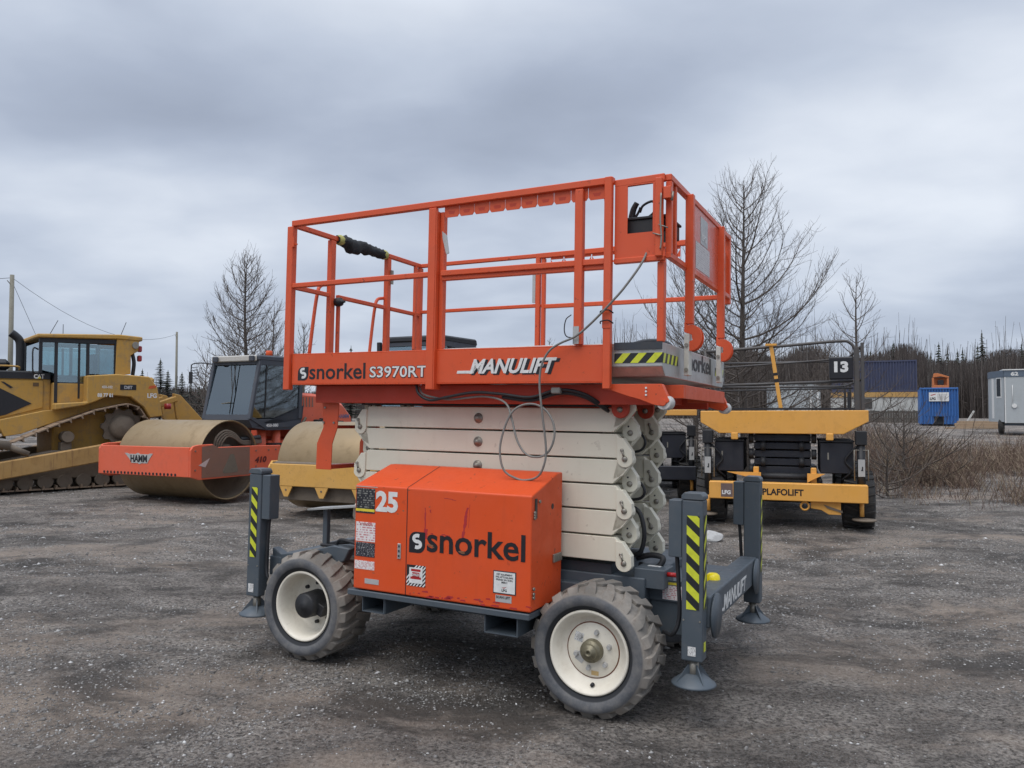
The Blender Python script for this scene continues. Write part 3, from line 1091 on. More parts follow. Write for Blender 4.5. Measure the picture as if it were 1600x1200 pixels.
# aluminium extension deck
ex = MB()
ex.prism([(0.03, 2.158), (0.03, 2.02), (0.09, 1.965), (1.61, 1.965), (1.66, 2.02), (1.66, 2.158)], 'x', 1.2, 2.79)
exd = ex.build('extension_deck', M_alu, lift, 0.003)
MB().box(2.503, 2.79, 0.018, 0.0285, 2.118, 2.160).build('edge_trim', M_dkgrey, exd)
hazard(exd, 'hazard_tape', (2.503, 0.0285, 2.040), (1, 0, 0), (0, 0, 1), 0.287, 0.058, 3, 0.9)
hazard(exd, 'hazard_tape', (2.7905, 0.03, 2.040), (0, 1, 0), (0, 0, 1), 0.33, 0.058, 4, 0.5)
hazard(exd, 'hazard_tape', (2.7905, 1.36, 2.040), (0, 1, 0), (0, 0, 1), 0.28, 0.058, 4, 0.5)
text('snorkel', 0.16, (2.7925, 0.52, 2.04), M_ink, exd, (0, 1, 0), bold=0.015, width=0.70)
MB().tube(smooth_pts([(1.35, 0.75, 2.19), (2.2, 0.75, 2.20), (2.45, 0.75, 2.24), (2.58, 0.75, 2.235), (2.64, 0.75, 2.20), (2.66, 0.75, 2.16)], 5), 0.014, 8).build('floor_handle', M_dkgrey, lift)

# --- scissor stack
Z = [1.785 - 0.157 * k for k in range(7)]


def arm(y0, y1, i, phase, cap_out, bolts=True, plain=False):
    """one folded arm between Z[i] and Z[i+1]; phase 0: left lobe low, right lobe high"""
    g = 0.0055
    zt, zb = Z[i] - g, Z[i + 1] + g
    low_r = (i + phase) % 2 == 1
    xl, xr, r = 0.49, 2.50, 0.052
    pts = []

    def lobe(cx, cz, a0, a1, n=9):
        for k in range(n):
            a = math.radians(a0 + (a1 - a0) * k / (n - 1))
            pts.append((cx + r * math.cos(a), cz + r * math.sin(a)))
    m = MB()
    # body with chamfered ends
    if low_r:
        right = [(2.45, zb), (2.545, zb + 0.028), (2.50, zb + 0.085), (2.44, zt)]
        left = [(0.56, zt), (0.475, zt - 0.02), (0.50, zb + 0.06), (0.565, zb)]
    else:
        right = [(2.42, zb), (2.50, zb + 0.075), (2.525, zt - 0.03), (2.47, zt)]
        left = [(0.555, zt), (0.52, zb + 0.08), (0.445, zb + 0.02), (0.545, zb)]
    body = [left[0]] + left[1:] + right
    m.prism(body, 'y', y0, y1)
    a = m.build('scissor_arm', M_white, lift, 0.004, 2)
    # lobe plates, proud of the body face
    for right_end in (True, False):
        low = low_r if right_end else not low_r
        cx, sgn = (xr, 1) if right_end else (xl, -1)
        cz = (Z[i + 1] if low else Z[i]) + (0.002 if low else -0.002)
        pts = []
        if low:
            lobe(cx, cz, 180 if right_end else 0, 340 if right_end else -160, 11)
            pts += [(cx + sgn * 0.046, cz + 0.045), (cx - sgn * 0.012, cz + 0.125), (cx - sgn * 0.055, cz + 0.130)]
        else:
            lobe(cx, cz, 150 if right_end else 30, -20 if right_end else 200, 9)
            pts += [(cx - sgn * 0.02, cz - 0.10), (cx - sgn * 0.08, cz - 0.125)]
        off = 0.010 if low else 0.0
        ya = (y0 - off) if cap_out < 0 else (y1 + off)
        yb = ya - cap_out * 0.055
        lp = MB().prism(pts, 'y', ya, yb).build('end_plate', M_white, a, 0.003, 2)
        yo = ya + cap_out * 0.001
        MB().lathe([(0.0, -0.010), (0.014, -0.010), (0.018, -0.004), (0.018, 0.0)], 'y', (cx, yo, cz), 14).build('pin', M_steel, a) if cap_out < 0 else None
        if low and cap_out < 0 and not plain:
            MB().tube([(cx - 0.004, yo - 0.006, cz + 0.014), (cx - 0.016, yo - 0.006, cz + 0.05)], 0.006, 8).build('link_bar', M_steel, a)
            MB().lathe([(0.0, -0.010), (0.010, -0.010), (0.011, 0.0)], 'y', (cx - 0.017, yo, cz + 0.052), 12).build('pin', M_steel, a)
        elif cap_out < 0:
            MB().cyl((cx - 0.012, yo, cz + 0.04), (cx - 0.012, yo - 0.001, cz + 0.04), 0.006, 8).build('hole', M_ink, a)
    if bolts:
        zc = (zt + zb) / 2
        bz = MB().lathe([(0.0, -0.030), (0.016, -0.030), (0.018, -0.012), (0.026, -0.011), (0.030, -0.004), (0.034, -0.003), (0.034, 0.0)], 'y', (1.47, y0, zc), 20).build('pivot_bolt', M_steel, a)
    return a


for i in range(6):
    arm(0.25, 0.30, i, 0, -1, True)
    arm(0.35, 0.40, i, 1, -1, False, True)
    arm(0.80, 0.85, i, 1, -1, False)
    arm(0.92, 0.97, i, 0, -1, False, True)
for z in (Z[1], Z[3], Z[5]):
    P_('cross_tube', lambda m: m.cyl((0.62, 0.40, z), (0.62, 0.92, z), 0.03, 12), M_white)
    P_('cross_tube', lambda m: m.cyl((2.40, 0.40, z + 0.0), (2.40, 0.92, z), 0.03, 12), M_white)
P_('lift_cylinder', lambda m: (m.cyl((0.75, 0.60, 0.95), (2.2, 0.60, 1.35), 0.06, 16)), M_black)
P_('lift_cylinder', lambda m: (m.cyl((0.75, 0.60, 1.35), (2.2, 0.60, 1.65), 0.05, 16)), M_black)
# hoses looping at the right end between the stacks
for k, (z0, z1, hr) in enumerate(((1.64, 1.50, 0.008), (1.33, 1.20, 0.009), (1.14, 0.86, 0.015))):
    MB().tube(smooth_pts([(2.45, 0.46, z0 + 0.03), (2.53, 0.45, z0 - 0.01), (2.565, 0.44, (z0 + z1) / 2), (2.53, 0.45, z1 + 0.02), (2.42, 0.47, z1)]), hr, 8).build('hose', M_black, lift)
MB().tube(smooth_pts([(2.5, 0.5, 0.84), (2.60, 0.48, 0.87), (2.68, 0.46, 0.86), (2.64, 0.45, 0.80), (2.52, 0.5, 0.80)]), 0.018, 8).build('hose', M_black, lift)
# orange hanger lugs between the platform and the stack
for y in (0.215, 0.33, 0.72, 0.99):
    pl = [(2.42, 1.83), (2.42, 1.79)]
    for k in range(9):
        a = math.radians(180 + 180 * k / 8)
        pl.append((2.475 + 0.055 * math.cos(a), 1.775 + 0.055 * math.sin(a)))
    pl += [(2.53, 1.79), (2.53, 1.83)]
    hp = MB().prism(pl, 'y', y, y + 0.03).build('hanger_lug', M_ordark, lift, 0.002)
    MB().lathe([(0.0, -0.012), (0.016, -0.012), (0.018, 0.0)], 'y', (2.475, y, 1.772), 12).build('pin', M_steel, hp)
P_('slide_track', lambda m: m.box(0.5, 2.41, 0.24, 0.31, 1.789, 1.800), M_black)

# --- chassis


def chassis(m):
    m.box(0.15, 2.62, 0.28, 1.42, 0.40, 0.76)
    m.box(2.62, 2.92, 0.40, 1.30, 0.42, 0.70)
    m.box(0.45, 2.45, 0.22, 1.48, 0.55, 0.70)


ch = P_('chassis', chassis, M_grey, 0.006)
P_('scissor_bed', lambda m: m.box(0.5, 2.4, 0.30, 0.95, 0.762, 0.82), M_dkgrey)
eb = MB().box(2.545, 2.735, 0.30, 0.50, 0.70, 0.815).build('electric_box', M_grey, lift, 0.004)
sheet('label_plate', [(2.60, 0.40, 0.8155), (2.68, 0.40, 0.8155), (2.68, 0.43, 0.8155), (2.60, 0.43, 0.8155)], M_wht, eb)
MB().cyl((2.736, 0.36, 0.785), (2.79, 0.36, 0.785), 0.014, 12).build('red_button', flat('red_plastic', (0.5, 0.02, 0.02), 0.35), eb)
sp = MB().box(2.62, 2.83, 0.385, 0.398, 0.62, 0.745).build('sticker_panel', M_grey, lift)
ws = sheet('warning_sticker', [(2.70, 0.384, 0.63), (2.828, 0.384, 0.63), (2.828, 0.384, 0.715), (2.70, 0.384, 0.715)], M_warnred, sp)
sheet('yellow_strip', [(2.70, 0.384, 0.720), (2.79, 0.384, 0.720), (2.79, 0.384, 0.735), (2.70, 0.384, 0.735)], flat('sticker_yellow', (0.75, 0.60, 0.05), 0.4), sp)
bc = MB().lathe([(0.0, 0.0), (0.045, 0.0), (0.047, 0.02), (0.040, 0.06), (0.025, 0.072), (0.0, 0.074)], 'z', (2.95, 0.62, 0.70), 20).build('beacon', flat('yellow_lens', (0.85, 0.68, 0.01), 0.25), lift)
MB().lathe([(0.0, -0.03), (0.05, -0.03), (0.05, -0.001), (0.0, -0.001)], 'z', (2.95, 0.62, 0.70), 20).build('base', M_black, bc)
P_('bumper_plate', lambda m: m.box(2.75, 2.985, 0.50, 1.2, 0.58, 0.61), flat('worn_tan', (0.30, 0.25, 0.2), 0.7))
P_('axle', lambda m: (m.cyl((2.42, 0.25, 0.391), (2.42, 1.45, 0.391), 0.07, 16), m.lathe([(0.07, 0.62), (0.15, 0.70), (0.17, 0.84), (0.15, 0.98), (0.07, 1.06)], 'y', (2.42, 0, 0.391), 20)), M_dkgrey)
P_('axle', lambda m: (m.cyl((0.31, 0.20, 0.391), (0.31, 1.45, 0.391), 0.07, 16), m.lathe([(0.07, 0.62), (0.15, 0.70), (0.17, 0.84), (0.15, 0.98), (0.07, 1.06)], 'y', (0.31, 0, 0.391), 20)), M_dkgrey)

# --- outriggers


def outrigger(x, y, inb, near):
    """leg with jack box on the inboard side; inb = +1 when inboard is +x"""
    s = -1 if near else 1
    leg = MB().box(x - 0.058, x + 0.058, y - 0.052, y + 0.052, 0.40, 1.275).build('outrigger_leg', M_grey, lift, 0.008, 2)
    MB().prism([(x - 0.062, 1.276), (x + 0.062, 1.276), (x + 0.062, 1.297), (x + 0.045, 1.315), (x - 0.045, 1.315), (x - 0.062, 1.297)], 'y', y - 0.056, y + 0.056).build('cap', M_grey, leg, 0.004)
    xa, xb = (x + 0.060, x + 0.135) if inb > 0 else (x - 0.135, x - 0.060)
    MB().box(xa, xb, y - 0.045, y + 0.055, 0.955, 1.27).build('jack_box', M_grey, leg, 0.004)
    xm = (xa + xb) / 2
    MB().tube(smooth_pts([(xm, y, 0.955), (xm - inb * 0.01, y, 0.80), (xm - inb * 0.015, y, 0.62), (xm + inb * 0.02, y, 0.52), (xm + inb * 0.10, y + 0.1, 0.5)]), 0.012, 8).build('hose', M_black, leg)
    MB().cyl((x, y, 0.30), (x, y, 0.40), 0.028, 16).build('ram', M_steel, leg)
    pad = MB().lathe([(0.0, 0.325), (0.05, 0.325), (0.118, 0.278), (0.123, 0.270), (0.118, 0.265), (0.0, 0.265)], 'z', (x, y, 0), 32).build('foot_pad', M_grey, leg)
    for k in range(4):
        a = k * PI / 2 + PI / 4
        d = Vector((math.cos(a), math.sin(a), 0))
        n_ = Vector((-d.y, d.x, 0)) * 0.004
        c = Vector((x, y, 0))
        m = MB()
        pts = [c + d * 0.02 + Vector((0, 0, 0.375)), c + d * 0.035 + Vector((0, 0, 0.375)), c + d * 0.105 + Vector((0, 0, 0.288)), c + d * 0.02 + Vector((0, 0, 0.288))]
        m.add([p - n_ for p in pts] + [p + n_ for p in pts], [(0, 1, 2, 3), (7, 6, 5, 4), (0, 4, 5, 1), (1, 5, 6, 2), (2, 6, 7, 3), (3, 7, 4, 0)])
        m.build('gusset', M_grey, pad)
    for dx in (-0.045, 0.045):
        MB().cyl((x + dx, y - 0.052, 0.62), (x + dx, y - 0.056, 0.62), 0.005, 8).build('rivet', M_steel, leg)
    return leg


lg = outrigger(2.975, 0.05, -1, True)
hazard(lg, 'hazard_tape', (2.945, -0.003, 0.68), (1, 0, 0), (0, 0, 1), 0.070, 0.51, 5, -0.9)
hazard(lg, 'hazard_tape', (3.034, 0.020, 0.68), (0, 1, 0), (0, 0, 1), 0.052, 0.51, 5, 1.2)
sheet('white_sticker', [(2.955, -0.0035, 0.43), (2.998, -0.0035, 0.43), (2.998, -0.0035, 0.48), (2.955, -0.0035, 0.48)], M_warn, lg)
sheet('warning_triangle', [(3.034, 0.03, 0.45), (3.034, 0.07, 0.45), (3.034, 0.07, 0.50), (3.034, 0.03, 0.50)], M_yel, lg)
lg = outrigger(3.01, 1.65, -1, False)
hazard(lg, 'hazard_tape', (3.069, 1.62, 0.62), (0, 1, 0), (0, 0, 1), 0.052, 0.56, 5, 1.2)
lg = outrigger(-0.175, -0.05, 1, True)
hazard(lg, 'hazard_tape', (-0.205, -0.103, 0.68), (1, 0, 0), (0, 0, 1), 0.058, 0.50, 5, -1.0)
sheet('white_sticker', [(-0.21, -0.1035, 0.43), (-0.16, -0.1035, 0.43), (-0.16, -0.1035, 0.49), (-0.21, -0.1035, 0.49)], M_warn, lg)
outrigger(-0.16, 1.65, 1, False)


def beam_x(x0, x1, ya, yb, z0, z1):
    mb = MB()
    mb.box(x0, x1, ya, yb, z0, z1)
    return mb.build('cross_beam', M_grey, lift, 0.01, 2)


cb = beam_x(2.93, 3.048, 0.115, 1.585, 0.560, 0.735)
text('MANULIFT', 0.13, (3.0492, 0.46, 0.585), M_wht, cb, (0, 1, 0), bold=0.02, shear=0.3, width=0.72)
MB().prism([(0.38, 0.590), (0.50, 0.590), (0.505, 0.605), (0.385, 0.605)], 'x', 3.0482, 3.0492).build('lettering', M_wht, cb)
for y in (0.23, 1.52):
    MB().lathe([(0.0, -0.006), (0.125, -0.006), (0.125, 0.006), (0.0, 0.006)], 'x', (3.058, y, 0.61), 36).build('round_plate', M_grey, cb)
MB().tube([(2.90, 0.10, 0.735), (2.99, 0.10, 0.745)], 0.012, 8).build('pin', M_steel, cb)
cb2 = beam_x(-0.13, -0.02, 0.015, 1.585, 0.54, 0.68)
# link between the left leg and the chassis, arch shaped
P_('outrigger_arm', lambda m: m.prism([(-0.11, 0.56), (0.02, 0.48), (0.16, 0.55), (0.55, 0.70), (0.60, 0.79), (0.45, 0.80), (0.20, 0.735), (-0.02, 0.70), (-0.11, 0.74)], 'y', 0.02, 0.09), M_grey, 0.006)
P_('outrigger_arm', lambda m: m.box(-0.02, 0.15, 0.9, 1.0, 0.50, 0.66), M_grey, 0.006)
# small step on a post beside the cover
stp = MB().prism([(0.14, 1.015), (0.60, 1.068), (0.60, 1.078), (0.14, 1.028)], 'y', 0.10, 0.27).build('step_plate', M_alu, lift)
MB().box(0.235, 0.275, 0.16, 0.20, 0.74, 1.03).build('step_post', M_grey, lift, 0.003)
MB().tube(smooth_pts([(0.25, 0.2, 0.76), (0.4, 0.15, 0.80), (0.52, 0.12, 0.82), (0.62, 0.12, 0.84)]), 0.015, 8).build('hose', M_black, lift)
MB().tube(smooth_pts([(0.28, 0.1, 0.78), (0.42, 0.08, 0.79), (0.5, 0.05, 0.84), (0.66, 0.05, 0.82)]), 0.012, 8).build('hose', M_black, lift)

# --- engine cover
BX0, BX1, BY0, BY1, BZ0 = 0.842, 2.110, -0.239, 0.20, 0.600
cov = MB().prism([(BY0, BZ0), (BY0, 1.264), (0.127, 1.378), (BY1, 1.378), (BY1, BZ0)], 'x', BX0, BX1).build('engine_cover', M_orbox, lift, 0.010, 3)
text('25', 0.168, (1.008, BY0 - 0.0016, 1.110), M_wht, cov, bold=0.045, width=0.172)
logo_mark(1.270, 0.868, 0.118, 0.130, BY0, cov)
text('snorkel', 0.215, (1.402, BY0 - 0.0016, 0.888), M_ink, cov, bold=0.016, width=0.672)
sh = lambda n, x0, x1, z0, z1, m: sheet(n, [(x0, BY0 - 0.0005, z0), (x1, BY0 - 0.0005, z0), (x1, BY0 - 0.0005, z1), (x0, BY0 - 0.0005, z1)], m, cov)
sh('spec_sticker', 0.852, 1.000, 1.085, 1.243, M_blkprint)
sheet('yellow_strip', [(0.852, BY0 - 0.0028, 1.096), (1.000, BY0 - 0.0028, 1.096), (1.000, BY0 - 0.0028, 1.112), (0.852, BY0 - 0.0028, 1.112)], flat('sticker_yellow', (0.75, 0.60, 0.05), 0.4), cov)
sh('attention_sticker', 0.856, 1.008, 0.905, 1.028, M_warnred)
text('ATTENTION', 0.022, (0.885, BY0 - 0.0025, 1.006), M_red, cov, bold=0.01, width=0.10)
sh('black_sticker', 0.856, 1.008, 0.808, 0.898, print_mat('black_print_b', (0.02, 0.02, 0.03), (0.4, 0.4, 0.4), 30, 9, 0.45))
sh('warning_sticker', 0.852, 1.008, 0.728, 0.782, M_warnred)
hz = hazard(cov, 'striped_frame', (1.258, BY0 - 0.0008, 0.665), (1, 0, 0), (0, 0, 1), 0.138, 0.128, 6, 0.9)
bpy.data.objects[hz.children[0].name].data.materials[0] = M_wht
sheet('warning_sticker', [(1.278, BY0 - 0.0035, 0.683), (1.376, BY0 - 0.0035, 0.683), (1.376, BY0 - 0.0035, 0.778), (1.278, BY0 - 0.0035, 0.778)], M_wht, cov)
mb = MB()
for a, b, c, d in ((1.292, 1.362, 0.755, 0.770), (1.300, 1.354, 0.720, 0.750), (1.288, 1.366, 0.708, 0.722)):
    mb.box(a, b, BY0 - 0.0052, BY0 - 0.0042, c, d)
mb.build('printed_symbol', M_red, cov)
text('DANGER', 0.022, (1.302, BY0 - 0.0066, 0.728), M_wht, cov, bold=0.02, width=0.05)
s5 = sh('notice_plate', 1.868, 2.018, 0.688, 0.820, M_dkgrey)
sheet('notice_sticker', [(1.874, BY0 - 0.0028, 0.694), (2.012, BY0 - 0.0028, 0.694), (2.012, BY0 - 0.0028, 0.814), (1.874, BY0 - 0.0028, 0.814)], M_wht, cov)
for k, t_ in enumerate(('CET EQUIPMENT', 'PAS APTE SALAIRE', 'PRENEZ EN SOIN,', 'MERCI')):
    text(t_, 0.014, (1.943, BY0 - 0.0044, 0.795 - k * 0.015), M_ink, cov, bold=0.02, align='CENTER')
text('LPG', 0.02, (1.943, BY0 - 0.0044, 0.703), M_ink, cov, bold=0.03, align='CENTER')
MB().prism([(1.926, 0.726), (1.940, 0.720), (1.962, 0.733), (1.940, 0.726)], 'y', BY0 - 0.003, BY0 - 0.0045).build('printed_tick', M_red, cov)
tg = sh('torn_sticker', 1.885, 1.990, 0.640, 0.680, M_gst)
text('SCAN LIFT', 0.02, (1.89, BY0 - 0.0028, 0.662), M_ink, cov, bold=0.01, width=0.09)
sh('torn_sticker', 0.935, 1.045, 0.640, 0.672, M_gst)
# seam, latch, scratches
MB().box(1.2475, 1.2525, BY0 - 0.0012, BY0 + 0.002, 0.603, 1.262).build('seam', M_ink, cov)
MB().add([(1.2475, BY0 + 0.002, 1.2665), (1.2525, BY0 + 0.002, 1.2665), (1.2525, 0.13, 1.3805), (1.2475, 0.13, 1.3805)], [(0, 1, 2, 3)]).build('seam', M_ink, cov, fix=False)
lt = MB().box(1.185, 1.210, BY0 - 0.006, BY0 + 0.001, 0.820, 0.915).build('latch', M_alu, cov, 0.002)
for z in (0.838, 0.868, 0.898):
    MB().box(1.1915, 1.2035, BY0 - 0.0075, BY0 - 0.0061, z - 0.007, z + 0.007).build('keyhole', M_dkgrey, cov)
M_scr = paint('dark_red_scuff', (0.42, 0.016, 0.022), 0.6, dirt=0.3, scale=20)
R = random.Random(3)
mb = MB()


def scuff(pts, w):
    for a, b in zip(pts[:-1], pts[1:]):
        ww = w * R.uniform(0.5, 1.4)
        y = BY0 - 0.0004 - R.uniform(0, 0.0004)
        mb.add([(a[0] - ww, y, a[1]), (a[0] + ww, y, a[1]), (b[0] + ww * 0.8, y, b[1]), (b[0] - ww * 0.8, y, b[1])], [(0, 1, 2, 3)])


scuff([(1.385 + R.uniform(-.004, .004), 1.15 - k * 0.03) for k in range(8)], 0.004)
scuff([(1.392, 1.02), (1.388, 0.99), (1.396, 0.96)], 0.012)
scuff([(1.42 + R.uniform(-.006, .006) + 0, 1.14 - k * 0.006) for k in range(4)], 0.005)
scuff([(1.685 - 0.004 * k + R.uniform(-.003, .003), 1.17 - k * 0.024) for k in range(9)], 0.008)
scuff([(1.70, 1.19), (1.694, 1.05)], 0.002)
for k in range(26):
    x, z = R.uniform(1.27, 2.08), R.uniform(0.605, 0.625) + (R.random() < 0.3) * 0.02
    w = R.uniform(0.01, 0.06)
    mb.add([(x, BY0 - 0.0006, z), (x + w, BY0 - 0.0006, z - 0.002), (x + w * 0.9, BY0 - 0.0006, z + R.uniform(0.004, 0.012)), (x + w * 0.2, BY0 - 0.0006, z + 0.007)], [(0, 1, 2, 3)])
for k in range(10):
    x, z = R.uniform(1.38, 1.56), 0.985 + R.uniform(-0.006, 0.010)
    w = R.uniform(0.008, 0.03)
    mb.add([(x, BY0 - 0.0006, z), (x + w, BY0 - 0.0006, z - 0.001), (x + w, BY0 - 0.0006, z + 0.005), (x, BY0 - 0.0006, z + 0.004)], [(0, 1, 2, 3)])
for x, z, w in ((1.52, 1.214, 0.06), (1.575, 1.208, 0.03)):
    mb.add([(x, BY0 - 0.0006, z), (x + w, BY0 - 0.0006, z - 0.003), (x + w, BY0 - 0.0006, z), (x, BY0 - 0.0006, z + 0.004)], [(0, 1, 2, 3)])
mb.build('scuff_marks', M_scr, cov, fix=False)
mb = MB()


def patch(cx, cz, w, h, y):
    pts = []
    for k in range(9):
        a = 2 * PI * k / 9
        q = R.uniform(0.55, 1.0)
        pts.append((cx + w * q * math.cos(a), y, cz + h * q * math.sin(a)))
    mb.add(pts, [tuple(range(9))])


patch(1.425, 0.925, 0.030, 0.006, BY0 - 0.0034)
patch(1.445, 0.915, 0.016, 0.005, BY0 - 0.0034)
patch(1.645, 0.905, 0.030, 0.008, BY0 - 0.0034)
patch(1.66, 0.899, 0.022, 0.007, BY0 - 0.0034)
for k in range(22):
    patch(R.uniform(0.86, 2.08), R.choice((R.uniform(0.605, 0.64), R.uniform(1.24, 1.258), R.uniform(0.65, 1.2))), R.uniform(0.003, 0.012), R.uniform(0.002, 0.005), BY0 - 0.0007)
mb.build('worn_patches', flat('bare_worn_patch', (0.26, 0.12, 0.06), 0.7), cov, fix=False)
mb = MB()
mb.add([(0.85, BY0 - 0.001, 1.2515), (1.02, BY0 - 0.001, 1.2515), (1.02, BY0 - 0.001, 1.2555), (0.85, BY0 - 0.001, 1.2575)], [(0, 1, 2, 3)])
mb.build('pale_scrape', flat('pale_scrape', (0.6, 0.5, 0.45), 0.6), cov, fix=False)
# right end of the cover: hinge, hasp, holes
MB().box(BX1 + 0.0005, BX1 + 0.004, -0.20, -0.17, 1.13, 1.245).build('torn_flange', M_ink, cov)
for z in (1.225, 1.165, 1.15, 1.135, 0.73, 0.70, 0.68):
    MB().cyl((BX1, -0.205 if z < 1.2 else -0.14, z), (BX1 + 0.010, -0.205 if z < 1.2 else -0.14, z), 0.010, 8).build('hinge_knuckle', M_steel, cov)
MB().cyl((BX1 + 0.0005, 0.05, 1.18), (BX1 + 0.002, 0.05, 1.18), 0.018, 12).build('hole', M_ink, cov)
MB().box(BX1 + 0.0005, BX1 + 0.014, 0.06, 0.18, 0.84, 0.89).build('hasp', M_steel, cov, 0.003)
# tray and forklift pockets below the cover
tr = MB().box(0.80, 2.105, -0.245, 0.26, 0.556, 0.592).build('cover_tray', M_grey, lift, 0.004)


def pocket(x0, x1, z0, z1, y=-0.215):
    m = MB()
    t = 0.007
    m.box(x0, x0 + t, y, 0.27, z0, z1)
    m.box(x1 - t, x1, y, 0.27, z0, z1)
    m.box(x0 + t, x1 - t, y, 0.27, z0, z0 + t)
    return m.build('fork_pocket', M_grey, lift)


pocket(0.90, 1.075, 0.455, 0.554)
pocket(1.80, 2.02, 0.445, 0.554)
MB().box(1.075, 1.08, -0.21, 0.2, 0.455, 0.554).build('tray_web', M_grey, lift)
MB().box(0.95, 2.1, 0.271, 0.275, 0.42, 0.58).build('tray_back', M_dkgrey, lift)

# --- wheels
m, nt, b = new_mat('dusty_tyre_rubber')
V = nd(nt, 'ShaderNodeTexCoord').outputs['Object']
sx = nd(nt, 'ShaderNodeSeparateXYZ')
nt.links.new(V, sx.inputs[0])
vl = nd(nt, 'ShaderNodeVectorMath', operation='LENGTH')
cb_ = nd(nt, 'ShaderNodeCombineXYZ')
nt.links.new(sx.outputs[0], cb_.inputs[0])
nt.links.new(sx.outputs[2], cb_.inputs[2])
nt.links.new(cb_.outputs[0], vl.inputs[0])
nz = noise_f(nt, V, 14, 6, 0.7)
nb = noise_f(nt, V, 4, 4, 0.6)
inner = (0.022, 0.024, 0.028)
band = mixc(nt, ramp_f(nt, nz, 0.35, 0.7), (0.085, 0.09, 0.10), (0.17, 0.165, 0.16))
edge = mixc(nt, ramp_f(nt, nb, 0.35, 0.65), (0.15, 0.14, 0.125), (0.30, 0.27, 0.235))
c = mixc(nt, ramp_f(nt, vl.outputs['Value'], 0.262, 0.268), inner, band)
c = mixc(nt, ramp_f(nt, vl.outputs['Value'], 0.322, 0.330), c, edge)
mud = noise_f(nt, V, 7, 8, 0.75, 0.5)
md = nd(nt, 'ShaderNodeMath', operation='MULTIPLY')
nt.links.new(ramp_f(nt, mud, 0.5, 0.7, 0, 0.7), md.inputs[0])
nt.links.new(ramp_f(nt, vl.outputs['Value'], 0.31, 0.34), md.inputs[1])
c = mixc(nt, md.outputs[0], c, (0.15, 0.115, 0.085))
nt.links.new(c, b.inputs['Base Color'])
b.inputs['Roughness'].default_value = 0.85
bp = nd(nt, 'ShaderNodeBump', Strength=0.4, Distance=0.006)
nt.links.new(noise_f(nt, V, 45, 6, 0.7), bp.inputs['Height'])
nt.links.new(bp.outputs[0], b.inputs['Normal'])
M_tyre = m


def make_tyre(R=0.350, W=0.30, lugs=20, mat=M_tyre, lug_h=0.022, rim_r=0.235, sub=False):
    """tyre about the y axis, outer face at y=-0.09.., tread towards +y"""
    mb = MB()
    k = R / 0.345
    y0 = -0.090
    prof = [(rim_r - 0.005, -0.03), (rim_r + 0.004, -0.052), (rim_r + 0.012, -0.066), (0.262 * k, -0.082), (0.272 * k, -0.0905), (0.300 * k, -0.096), (0.322 * k, -0.088), (0.330 * k, -0.076), (0.340 * k, -0.050), (0.345 * k, -0.02)]
    prof += [(0.345 * k, W - 0.10), (0.340 * k, W - 0.07), (0.322 * k, W - 0.03), (0.29 * k, W - 0.022), (rim_r, W - 0.06)]
    mb.lathe(prof, 'y', n=64)
    R0 = 0.343 * k
    for side in (0, 1):
        for i in range(lugs):
            a0 = 2 * PI * (i + 0.5 * side) / lugs
            ym = (W - 0.12) / 2 + (-0.0)
            # a bar from the shoulder to just past the middle, leaning forward
            secs = [(-0.080, -0.026, R0 - 0.022, 0.006), (-0.052, -0.012, R0, lug_h * 0.9), (0.0, 0.02, R0, lug_h), (ym + 0.02, 0.13, R0, lug_h * 0.95)]
            hw = [0.040, 0.037, 0.031, 0.024]
            vs = []
            for (yv, da, rb, h), w_ in zip(secs, hw):
                if side:
                    yv = (W - 0.12) - yv
                for (aa, rr) in ((-w_, rb - 0.01), (w_, rb - 0.01), (w_ * 0.82, rb + h), (-w_ * 0.82, rb + h)):
                    an = a0 + (da + aa / (R0))
                    vs.append((rr * math.cos(an), yv, rr * math.sin(an)))
            fs = [(0, 1, 2, 3), (15, 14, 13, 12)]
            for s in range(3):
                for q in range(4):
                    q2 = (q + 1) % 4
                    fs.append((s * 4 + q, (s + 1) * 4 + q, (s + 1) * 4 + q2, s * 4 + q2))
            mb.add(vs, fs)
    return mb


